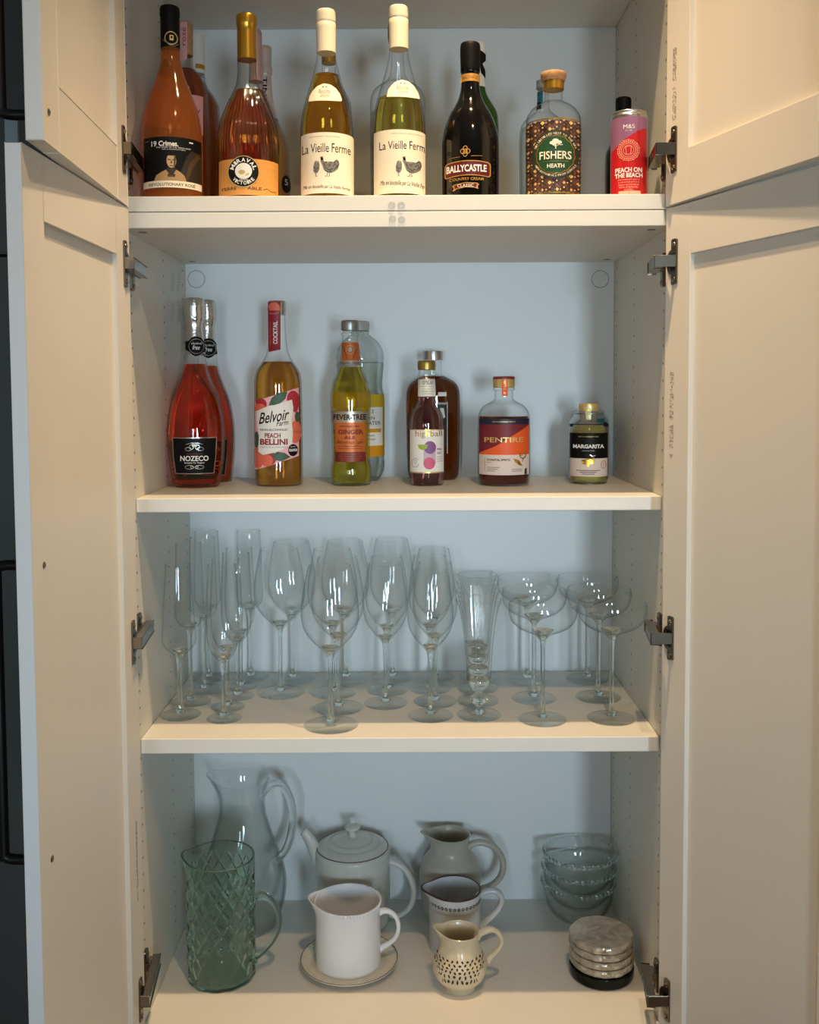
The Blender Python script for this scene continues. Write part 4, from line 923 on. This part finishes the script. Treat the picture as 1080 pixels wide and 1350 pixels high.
# ------------------------------------------------------------------ drinking glasses on the third shelf
def goblet(name, label, cat, bowl, stem, foot_r, loc, fn=None, knop=None, group=None, seg=56):
    root = thing(name, label, cat, loc, group)
    pr = crv(bowl, 6); r0, z0 = pr[0]
    pr = [(r0-.0011, z0-.0012), (r0-.0011, z0-.0002), (r0-.0007, z0+.0003), (r0-.0001, z0+.0001)]+pr
    part('bowl', lathe('bowl', pr, seg, fn, ang=60), M['glass'], root)
    part('stem', lathe('stem', [(0, stem[0][1])]+crv(stem, 5)+[(0, stem[-1][1])], 20, ang=60), M['stem'], root)
    f = foot_r
    part('foot', lathe('foot', [(.0042, .0075), (.008, .0052), (f*.45, .0034), (f*.8, .0021), (f-.0012, .0018), (f, .0011), (f-.001, 0), (0, 0)], seg, ang=60), M['glass2'], root)
    return root
def big_bowl(kr, kz, top=.246):
    return [(r*kr, top-(.246-z)*kz, *c) for r, z, *c in [(.0332, .246), (.0366, .232), (.0404, .214), (.0436, .196), (.0452, .1766), (.0447, .165), (.0414, .1506), (.0352, .140), (.0275, .131), (.0172, .121), (.0105, .1145), (.0060, .107)]]
def stem_for(zb, r=.0036, top=.0066):
    return [(top*2.0, zb+.0062), (top*1.35, zb+.0012), (top*.95, zb-.0035), (.0048, zb-.010), (r+.0003, zb-.020), (r, zb-.038), (r, .032), (r+.0004, .018), (.0062, .0085), (.0085, .0052)]
G = {}
gw = 'large wine glasses in the left-centre columns'
def P3(x, y): return (x, y, S2)
def put(proto, i, loc, label, group, name=None):
    o = copy_thing(proto, loc, label, group); return o
# straight champagne flutes, far-left column
def ff(r, rows): return rows
fl = [(.0205, .2635), (.0212, .24), (.0222, .20), (.0230, .17), (.0233, .150), (.0222, .139), (.0170, .130), (.0090, .1235), (.0058, .119)]
g = 'straight champagne flutes at the far left of the glass shelf'
p = goblet('champagne_flute', 'straight clear champagne flute, second from the front in the far-left column', 'glass', fl, stem_for(.1245, .0034, .006), .0325, P3(-.3460, .2170), group=g)
put(p, 1, P3(-.3370, .2835), 'straight clear champagne flute, third from the front in the far-left column', g)
put(p, 2, P3(-.3440, .3520), 'straight clear champagne flute, rearmost of the far-left column against the back', g)
put(p, 3, P3(-.2700, .3570), 'straight clear champagne flute rising behind the column of tulip flutes', g)
a1 = [(.0192, .2405), (.0205, .22), (.0228, .185), (.0250, .150), (.0266, .126), (.0258, .116), (.0200, .107), (.0105, .0985), (.0058, .093)]
goblet('champagne_flute', 'clear flute with angular wide-bottomed bowl, leftmost glass at the front', 'glass', a1, stem_for(.098, .0036, .006), .0322, P3(-.3480, .1480))
tf = [(.0222, .242), (.0230, .222), (.0248, .185), (.0256, .155), (.0250, .132), (.0225, .116), (.0165, .103), (.0098, .094), (.0058, .087)]
g = 'tulip champagne flutes in the second column from the left'
p = goblet('champagne_flute', 'clear tulip flute at the front of the second column from the left', 'glass', tf, stem_for(.094, .0034, .006), .0275, P3(-.2755, .1300), group=g)
for i, (x, y, w) in enumerate(((-.2800, .1870, 'second from the front'), (-.2735, .2435, 'third from the front'), (-.2775, .2985, 'last before the tall straight flute'))):
    put(p, i, P3(x, y), 'clear tulip flute in the second column from the left, '+w, g)
# large wine glasses
p = goblet('wine_glass', 'large clear wine glass standing foremost on the shelf, left of centre', 'glass', big_bowl(.975, 1), stem_for(.1155), .0418, P3(-.1060, .0960), group=gw)
for x, y, w, k in ((-.1005, .1795, 'second behind the foremost wine glass', .955), (-.1150, .2620, 'third behind the foremost wine glass', .955), (-.0990, .3455, 'rearmost behind the foremost wine glass', .955), (-.2045, .2640, 'standing alone in front, between the flutes and the foremost wine glass', .97), (-.1935, .3460, 'against the back, behind the lone large glass left of centre', .955)):
    put(p, 0, P3(x, y), 'large clear wine glass '+w, gw).scale = (k, k, 1)
put(p, 0, P3(-.0165, .3490), 'large clear wine glass against the back, rising above two smaller ones at the centre', gw).scale = (.88, .88, 1.01)
g2 = 'medium wine glasses at the centre'
sb = big_bowl(.80, .95, .2305)
p = goblet('wine_glass', 'medium clear wine glass at the front of the centre column beside the fluted cups', 'glass', sb, stem_for(.1065, .0034, .0058), .0355, P3(.0470, .1380), group=g2)
for x, y, w in ((.0560, .2095, 'second from the front in the column beside the fluted cups'), (.0490, .2810, 'third from the front in the column beside the fluted cups'), (.0580, .3520, 'rearmost in the column beside the fluted cups'), (-.0250, .2020, 'front one of the pair left of that column'), (-.0240, .2740, 'rear one of the pair, just before the tall glass')):
    put(p, 0, P3(x, y), 'medium clear wine glass, '+w, g2)
# fluted footed cups
def flut(a, r, z):
    w = max(0, min(1, (z-.052)/.02)); return (r*(1+.022*w*max(0, min(1, (.186-z)/.012))*math.cos(a*22)), z)
g3 = 'fluted footed cups'
cup = [(.0372, .1845), (.0362, .181), (.0318, .172), (.0292, .160), (.0268, .145), (.0240, .125), (.0216, .100), (.0202, .078), (.0196, .062), (.0180, .052), (.0130, .0435), (.0075, .041)]
def cupmake(label, loc):
    root = thing('footed_cup', label, 'glass', loc, g3)
    pr = crv(cup, 5); r0, z0 = pr[0]
    pr = [(r0-.0016, z0-.0015), (r0-.0015, z0-.0002), (r0-.0008, z0+.0006), (r0-.0001, z0+.0002)]+pr
    part('bowl', lathe('bowl', pr, 132, flut, ang=80), M['glass'], root)
    part('bowl_base', lathe('bowl_base', crv([(0, .056), (.010, .0545), (.0175, .058, 1), (.0180, .0525), (.0135, .0445), (.0060, .0405), (0, .0400)], 4), 40, ang=60), M['stem'], root)
    part('stem', lathe('stem', [(0, .041)]+crv([(.0062, .041), (.0046, .037), (.0085, .0335), (.0142, .0285), (.0145, .0245), (.0095, .0195), (.0044, .0165), (.0048, .0115), (.0085, .006), (.011, .004)], 5)+[(0, .004)], 32, ang=60), M['stem'], root)
    f = .0358; part('foot', lathe('foot', [(.0052, .0095), (.010, .0064), (f*.5, .0044), (f*.8, .003), (f-.0012, .0026), (f, .0014), (f-.001, 0), (0, 0)], 56, ang=60), M['glass2'], root)
    return root
p = cupmake('clear footed cup with ribbed flared bowl, front of its column right of centre', P3(.1230, .1400))
p.scale = (.965, .965, 1)
for x, y, w in ((.1262, .2110, 'second from the front'), (.1308, .2820, 'third from the front'), (.1352, .3525, 'rearmost')):
    put(p, 0, P3(x, y), 'clear ribbed footed cup, %s in its column right of centre' % w, g3)
# coupes
co = [(.0538, .1825), (.0546, .175), (.0540, .166), (.0505, .156), (.0430, .1475), (.0320, .141), (.0205, .1365), (.0120, .1325), (.0066, .127)]
g4 = 'champagne coupes'
p = goblet('champagne_coupe', 'clear shallow champagne coupe at the front, left of the two right-hand columns', 'glass', co, stem_for(.1345, .0036, .0085), .0385, P3(.2200, .1180), group=g4)
p.scale = (.97, .97, 1)
for x, y, w in ((.3275, .1220, 'at the front, nearest the right side wall'), (.2200, .2255, 'in the middle of the left coupe column'), (.3270, .2290, 'in the middle of the column beside the right wall'), (.2215, .3340, 'rearmost of the left coupe column'), (.3275, .3355, 'rearmost of the column beside the right wall')):
    put(p, 0, P3(x, y), 'clear shallow champagne coupe '+w, g4)

# ------------------------------------------------------------------ bottom shelf
M['porc'] = mat('white_porcelain', (238, 238, 240), .16, coat=.4); M['porccream'] = mat('cream_porcelain', (222, 214, 196), .25, coat=.3)
M['stone'] = mat('grey_stoneware', (176, 172, 160), .3, noise=.05, nscale=40, coat=.3); M['teap'] = mat('pale_grey_stoneware', (206, 206, 198), .22, noise=.02, coat=.4)
M['midj'] = mat('blue_grey_glaze', (196, 198, 200), .22, noise=.06, nscale=50, coat=.4); M['brown'] = mat('brown_glaze_and_gap', (62, 50, 44), .35)
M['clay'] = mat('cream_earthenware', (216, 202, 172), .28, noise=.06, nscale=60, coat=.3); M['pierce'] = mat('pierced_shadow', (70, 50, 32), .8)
def zr(u, v, Y): return aty(u, v, Y).z-FL
class Jug:
    """a thrown jug: outer and inner wall in one lathe, with a pouring lip drawn out to one side"""
    def __init__(j, name, label, cat, cx, Y, m, out, wall, lip, group=None, seg=96, z0=FZ, fn=None, dense=6, bodyname='body'):
        j.Y = Y; p = aty(cx, 1200, Y); j.X = p.x; j.z0 = z0; j.mpp = (p-CAM).dot(FW)/FPX; j.cx = cx
        j.root = thing(name, label, cat, (j.X, Y, z0), group)
        pts = [(h*j.mpp, (0 if v == 'B' else aty(cx, v, Y).z-z0), *c) for v, h, *c in out]     # rim first, down to the base
        j.pts = pts; o = crv(pts, dense); j.c = [(r, z+z0) for r, z in o]; ztop = o[0][1]; j.ztop = ztop; j.ys = 1; j.mppf = j.mpp*(1-.03)
        inn = [(max(0, r-wall), max(z, wall*1.6)) for r, z in o if z > wall*1.6]
        prof = [(0, 0)]+list(reversed(o))+[(o[0][0]-wall*.5, ztop+wall*.35)]+inn+[(0, wall*1.6)]
        amp, wd, up_, zr_, ang = lip
        def f(a, r, z):
            rr, zz = r, z
            if fn: rr, zz = fn(a, r, z, r in ())
            d = (a-ang+PI) % (2*PI)-PI
            w = math.exp(-(d/wd)**2)*max(0, min(1, (z-(ztop-zr_))/zr_))**1.6
            s = math.exp(-(d/1.5)**2)
            return (rr+amp*w if rr > .002 else rr, zz+up_*w+up_*.35*(s-.3)*max(0, min(1, (z-(ztop-zr_))/zr_)))
        part(bodyname, lathe(bodyname, prof, seg, f, ang=60), m, j.root)
    def zrow(j, v, front=False):
        z = aty(j.cx, v, j.Y).z
        if front:
            for _ in range(2): z = aty(j.cx, v, j.Y-j.R(z)).z
        return z
    def ucx(j, v): z = aty(j.cx, v, j.Y).z; return proj((j.X, j.Y-j.R(z), z))[0]
    R = Bottle.R
    def handle(j, pts, rad, m, flat=1.0, name='handle'):
        L = []
        for u, v in pts: p = aty(u, v, j.Y); L.append((p.x-j.X, 0, p.z-j.z0))
        return part(name, tube(name, L, [r*j.mpp for r in rad] if isinstance(rad, (list, tuple)) else rad*j.mpp, 16, flat), m, j.root)

# tall clear jug
j = Jug('glass_jug', 'tall curvy clear glass jug with a looped handle at the back left', 'jug', 321.5, .305, M['clearthin'],
  [(1027, 36), (1040, 32), (1058, 29.6), (1074, 30.6), (1090, 35), (1108, 41), (1128, 48.5), (1148, 54.5), (1166, 56.5), (1186, 54), (1204, 48), (1217, 42, 1), ('B', 39)], .0028, (.014, .55, .009, .03, PI*1.0))
j.handle([(346, 1050), (352, 1040), (362, 1034), (373, 1037), (382, 1052), (386, 1075), (384, 1098), (378, 1118), (368, 1131), (360, 1137), (362, 1146)], [3.5, 4.6, 5, 5, 5, 5.2, 5.2, 5, 5, 5.5, 3], M['clear'], 1.1)
# green quilted pitcher
def quilt(a, r, z, _):
    if r < .03 or z < .012: return r*(1+.012*math.cos(a*12)) if r > .03 else r, z
    w = max(0, min(1, (.182-z)/.012))
    d = 0
    for s in (1, -1):
        q = math.sin(8*a+s*z*PI/.036); d += math.exp(-(q/.24)**2)
    return r+(.0008-w*.0022*min(1.1, d) if r > .0527 else 0), z
j = Jug('glass_pitcher', 'green quilted glass pitcher with curved handle at the front left', 'pitcher', 291.2, .1568, M['green'],
  [(1128, 44.6), (1150, 44.6), (1180, 44.5), (1210, 44.4), (1240, 44.3), (1270, 44.2), (1290, 44, 1), (1297, 42.5), ('B', 40)], .0026, (.007, .35, .0035, .02, PI), seg=240, fn=quilt, dense=22)
j.handle([(330, 1190), (337, 1181), (348, 1180), (359, 1189), (366.5, 1204), (367, 1222), (359, 1240), (347, 1254), (337, 1262), (335, 1268)], [4.2, 5, 4.6, 4.4, 4.2, 4, 3.8, 3.8, 4.2, 5], M['green'], 1.25)
# saucer and white jug
Ys = .1800
sx = aty(460.5, 1270, Ys).x; sr = .0800
root = thing('saucer', 'white saucer with ridged rim under the white jug', 'plate', (sx, Ys, FZ))
def ridg(a, r, z):
    w = 1 if .058 < r < .077 else 0; return r, z+.0005*w*math.cos(a*84) if z > .003 else z
part('plate_body', lathe('plate_body', crv([(0, 0), (.040, 0, 1), (.041, .0025, 1), (.056, .0045), (sr-.001, .0115), (sr, .0125), (sr-.0012, .0132), (.074, .0122), (.058, .0078, 1), (.050, .0058), (0, .005)], 4), 336, ridg), M['porccream'], root)
part('rim_line', lathe('rim_line', [(sr-.0022, .01335), (sr-.0005, .01325)], 96), M['inkgrey'], root)
j = Jug('milk_jug', 'straight white porcelain jug with beaded collar standing on the saucer', 'jug', 459.0, Ys, M['porc'],
  [(1186, 43.4), (1195, 43), (1215, 42.8), (1255, 42.8), (1272, 42.6), (1279, 41), ('B', 38)], .0026, (.012, .40, .004, .022, PI), z0=FZ+.0052)
j.handle([(500, 1203), (507, 1200.5), (516, 1203), (523, 1211), (525.5, 1222), (522.5, 1234), (514, 1243), (505, 1248), (500, 1252)], [4.6, 3.8, 3.2, 3, 3, 3, 3.2, 3.8, 4.6], M['porc'], 1.2)
bm = bmesh.new()
for k in range(66):
    a = 2*PI*k/66; z = j.zrow(1210, True)-j.z0; r = j.R(z+j.z0)
    mt = Matrix.Translation((r*math.cos(a), r*math.sin(a), z))@Matrix.Diagonal((.0014, .0014, .0034, 1)); bmesh.ops.create_icosphere(bm, subdivisions=1, radius=1, matrix=mt)
me = frombm('bead_border', bm); smooth(me, 180); o = part('bead_border', me, M['porc'], j.root); o['kind'] = 'stuff'
# teapot
j = Jug('teapot', 'pale grey stoneware teapot with domed knobbed lid behind the white jug', 'teapot', 465.5, .3210, M['teap'],
  [(1116, 46.5), (1119, 48.6), (1128, 49), (1165, 49), (1200, 48.6), (1212, 47), (1220, 43), ('B', 40)], .0035, (0, 1, 0, .01, PI))
lz = j.ztop; q = j.mpp
part('lid', lathe('lid', crv([(46.2*q, lz-.003, 1), (46.2*q, lz+.0012), (44.6*q, lz+.003), (36*q, lz+.0085), (34*q, lz+.0078), (27*q, lz+.0125), (25*q, lz+.012), (15*q, lz+.0165), (6*q, lz+.019), (0, lz+.0195)], 4), 64), M['teap'], j.root)
part('rim_line', lathe('rim_line', [(46.2*q, lz+.0003), (47.2*q, lz+.0004), (47.2*q, lz+.0016), (46.2*q, lz+.0012)], 64), M['brown'], j.root)  # shaded gap between lid and body, painted as a dark ring
part('lid_knob', lathe('lid_knob', crv([(7*q, lz+.0175), (5*q, lz+.021), (4.8*q, lz+.026), (7*q, lz+.0305), (10*q, lz+.0335), (10.4*q, lz+.0362), (8.5*q, lz+.0382), (4*q, lz+.0392), (0, lz+.0394)], 5), 36), M['teap'], j.root)
j.handle([(497, 1137), (505, 1134.5), (520, 1136), (534, 1145), (543, 1160), (546, 1177), (541, 1194), (529, 1205), (519, 1207), (513, 1204)], [5, 4.6, 4.5, 4.6, 4.8, 4.6, 4.2, 3.6, 3.4, 3.6], M['teap'], 1.5)
sp = [(440, 1170), (430, 1153), (422, 1135), (415, 1119), (408.5, 1107), (402.5, 1098)]
L = [Vector((aty(u, v, j.Y).x-j.X, 0, aty(u, v, j.Y).z-j.z0)) for u, v in sp]
part('spout', tube('spout', L, [14*q, 12*q, 10*q, 8.6*q, 7.2*q, 5.8*q], 20, .85, caps=False), M['teap'], j.root)
part('spout', tube('spout', [L[-1]+Vector((.0016, 0, -.003)), L[-1], L[-1]+Vector((-.004, 0, .0028))], [5.0*q, 5.9*q, 6.1*q], 20, .85, caps=False), M['teap'], j.root)
# grey stoneware jug
j = Jug('stoneware_jug', 'round-bellied grey stoneware jug with tall handle at the back centre', 'jug', 593.5, .3330, M['stone'],
  [(1099.5, 27.5), (1106, 25.4), (1118, 25.6), (1125, 29.4), (1132, 35), (1142, 39), (1155, 40.2), (1172, 39), (1190, 36), (1206, 33, 1), ('B', 31)], .0032, (.0155, .42, .004, .018, PI))
j.handle([(617, 1117), (624, 1112), (636, 1110.5), (650, 1115.5), (660, 1127), (663.5, 1142), (659, 1157), (648, 1167), (634, 1172), (627, 1173)], [4.6, 4.4, 4.2, 4.2, 4.2, 4.2, 4, 4, 4.2, 4.6], M['stone'], 1.3)
# blue-grey jug with a dotted band
j = Jug('glazed_jug', 'blue-grey glazed jug with brown dotted band between two other jugs', 'jug', 599.5, .2330, M['midj'],
  [(1171, 34.8), (1180, 34.2), (1200, 33.8), (1230, 33.4), (1250, 32.8), (1256, 31.4), ('B', 29)], .0028, (.0125, .40, .002, .02, PI))
j.handle([(630, 1182), (637, 1176.5), (646, 1174), (656, 1176), (661.5, 1184), (659, 1195), (650, 1206), (640, 1215), (632, 1222)], [4.2, 4, 3.8, 3.8, 3.8, 3.8, 3.8, 4, 4.4], M['midj'], 1.3)
A = Art()
for k in range(-9, 10):
    a = k*.165; u = 599.5+34*math.sin(a); w = 2.0*math.cos(a)+.15; A.ell(u, 1200+.6*0, w, 2.3, M['brown'], 10); A.ell(u, 1200, w*.4, 1.0, M['midj'], 8)
A.rect(566.2, 1207.2, 633, 1208, M['stone'])
A.wrap('dotted_band', j, eps=.0003, lay=.00001)
def lipf(a, r, z):
    d = (a-PI+PI) % (2*PI)-PI; w = math.exp(-(d/.40)**2); s = math.exp(-(d/1.5)**2); return r+.0125*w, z+.002*w+.002*.35*(s-.3)
part('rim_line', lathe('rim_line', [(34.8*j.mpp+.0002, j.ztop-.0014), (34.8*j.mpp+.0001, j.ztop+.0004), (34.8*j.mpp-.0014, j.ztop+.0013), (34.8*j.mpp-.0029, j.ztop+.0002)], 96, lipf), M['brown'], j.root)
# small openwork creamer
j = Jug('cream_jug', 'small cream earthenware jug with pierced lattice belly at the front', 'jug', 606, .1205, M['clay'],
  [(1227, 26.5), (1234, 24.6), (1243, 25.4), (1252, 29), (1262, 33.6), (1270, 35.6), (1278, 35), (1285, 31.5), (1291, 26), (1295, 21.8), (1298, 20.6), ('B', 22)], .0026, (.0105, .42, .006, .02, PI))
j.handle([(629, 1236), (632, 1231), (641, 1226.5), (650, 1225.5), (658, 1231), (661.5, 1241), (657, 1251), (650, 1258), (645, 1263), (644, 1269)], [4.6, 4.4, 4.8, 3.6, 3, 3, 3, 3.4, 4.4, 2.4], M['clay'], 1.1)
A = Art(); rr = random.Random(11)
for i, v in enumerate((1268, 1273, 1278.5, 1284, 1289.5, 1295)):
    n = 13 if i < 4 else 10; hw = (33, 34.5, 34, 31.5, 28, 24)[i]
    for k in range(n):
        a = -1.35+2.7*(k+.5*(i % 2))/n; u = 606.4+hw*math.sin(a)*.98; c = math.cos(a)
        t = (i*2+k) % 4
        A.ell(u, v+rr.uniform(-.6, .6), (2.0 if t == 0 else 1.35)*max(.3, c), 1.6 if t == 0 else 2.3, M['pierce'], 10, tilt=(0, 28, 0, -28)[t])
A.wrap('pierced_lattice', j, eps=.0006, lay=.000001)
_z = j.zrow(1262)-FZ
part('shoulder_ring', lathe('shoulder_ring', [(j.R(_z+FZ+.001)-.0002, _z+.0010), (j.R(_z+FZ)+.0006, _z+.0004), (j.R(_z+FZ)+.0006, _z-.0004), (j.R(_z+FZ-.001)-.0002, _z-.0010)], 64), M['clay'], j.root)
# three nested beaded bowls
bx, by = .3110, .3200; ztopb = aty(770.5, 1122, by).z-FZ; stp = .0265; hb = ztopb-2*stp
gb = 'nested clear glass bowls with beaded rims'
def bowl(label, z):
    root = thing('glass_bowl', label, 'bowl', (bx, by, z), gb); R_ = .0635
    o = crv([(R_, hb), (R_-.0015, hb*.72), (R_*.90, hb*.45), (R_*.72, hb*.2), (R_*.50, hb*.05), (R_*.40, .0005, 1), (R_*.38, 0), (0, 0)], 5)
    inn = [(max(0, r-.0022), z_+(.003 if r < R_*.6 else .0008)) for r, z_ in reversed(o)]
    part('bowl_body', lathe('bowl_body', o+inn+[o[0]], 64, ang=60), M['glass2b'], root)
    bm = bmesh.new()
    for k in range(46):
        a = 2*PI*k/46; bmesh.ops.create_icosphere(bm, subdivisions=2, radius=.0036, matrix=Matrix.Translation((R_*math.cos(a), R_*math.sin(a), hb)))
    me = frombm('beaded_rim', bm); smooth(me, 180); o_ = part('beaded_rim', me, M['stem'], root); o_['kind'] = 'stuff'; return root
M['glass2b'] = thin_glass('bowl_glass', (.982, .992, .988), (.55, .62, .62), 3.4, .9)
p = bowl('clear glass bowl with beaded rim, bottom of the nested stack of three', FZ)
copy_thing(p, (bx+.001, by, FZ+stp), 'clear glass bowl with beaded rim, middle of the nested stack of three', gb)
copy_thing(p, (bx+.003, by-.001, FZ+2*stp), 'clear glass bowl with beaded rim, top of the nested stack of three', gb)
# coasters on a dark green glass dish
kx, ky = .3205, .1540
root = thing('glass_dish', 'dark green round glass dish under the stack of coasters', 'dish', (kx, ky, FZ))
M['dkglass'] = mat('dark_green_glass', (2, 9, 8), .12, spec=.3)
part('dish_body', lathe('dish_body', crv([(0, 0), (.046, 0), (.0500, .0015), (.0512, .005), (.0516, .016), (.0512, .0178), (.0496, .0184, 1), (.0480, .0150), (0, .0148)], 4), 72), M['dkglass'], root)
def pearlmat():
    m, nt, p = nodes('mother_of_pearl'); tc = nt.nodes.new('ShaderNodeTexCoord'); n = nt.nodes.new('ShaderNodeTexNoise'); n.inputs['Scale'].default_value = 34; n.inputs['Detail'].default_value = 5
    n.inputs['Distortion'].default_value = 1.5
    r = nt.nodes.new('ShaderNodeValToRGB'); e = r.color_ramp.elements; e[0].position = .35; e[0].color = (*srgb((158, 148, 130)), 1); e[1].position = .68; e[1].color = (*srgb((214, 204, 186)), 1)
    nt.links.new(tc.outputs['Object'], n.inputs['Vector']); nt.links.new(n.outputs['Fac'], r.inputs[0]); nt.links.new(r.outputs[0], p.inputs['Base Color'])
    b = nt.nodes.new('ShaderNodeBump'); b.inputs['Strength'].default_value = .5; b.inputs['Distance'].default_value = .001; nt.links.new(n.outputs['Fac'], b.inputs['Height']); nt.links.new(b.outputs[0], p.inputs['Normal'])
    p.inputs['Roughness'].default_value = .28; p.inputs['Metallic'].default_value = .35; p.inputs['Coat Weight'].default_value = .5; return m
M['pearl'] = pearlmat()
names = ('lowest', 'second from the bottom', 'third from the bottom', 'top')
for i in range(4):
    rr = random.Random(20+i); ph = [rr.uniform(0, 6.3) for _ in range(7)]
    def chip(a, r, z):
        k = sum(math.sin(a*(3+2*m_)+ph[m_]) for m_ in range(7))/7
        kk = round(k*9)/9
        edge = 1 if r > .04 else 0
        return r*(1+.03*kk*edge)-(.0016*edge if abs(math.sin(a*9+ph[1]+z*300)) < .35 and .002 < z < .011 else 0), z+(.0008*k*edge if z > .006 else 0)
    root = thing('coaster', 'mother-of-pearl round coaster with chipped edge, %s of the stack of four' % names[i], 'coaster', (kx+rr.uniform(-.0008, .0008), ky+rr.uniform(-.0008, .0008), FZ+.0186+i*.0127), 'mother-of-pearl coasters')
    part('coaster_body', lathe('coaster_body', [(0, .0006), (.047, .0006), (.0492, .0014), (.0508, .0045), (.0510, .0085), (.0502, .0108), (.0485, .0119), (0, .0120)], 90, chip, ang=20), M['pearl'], root)
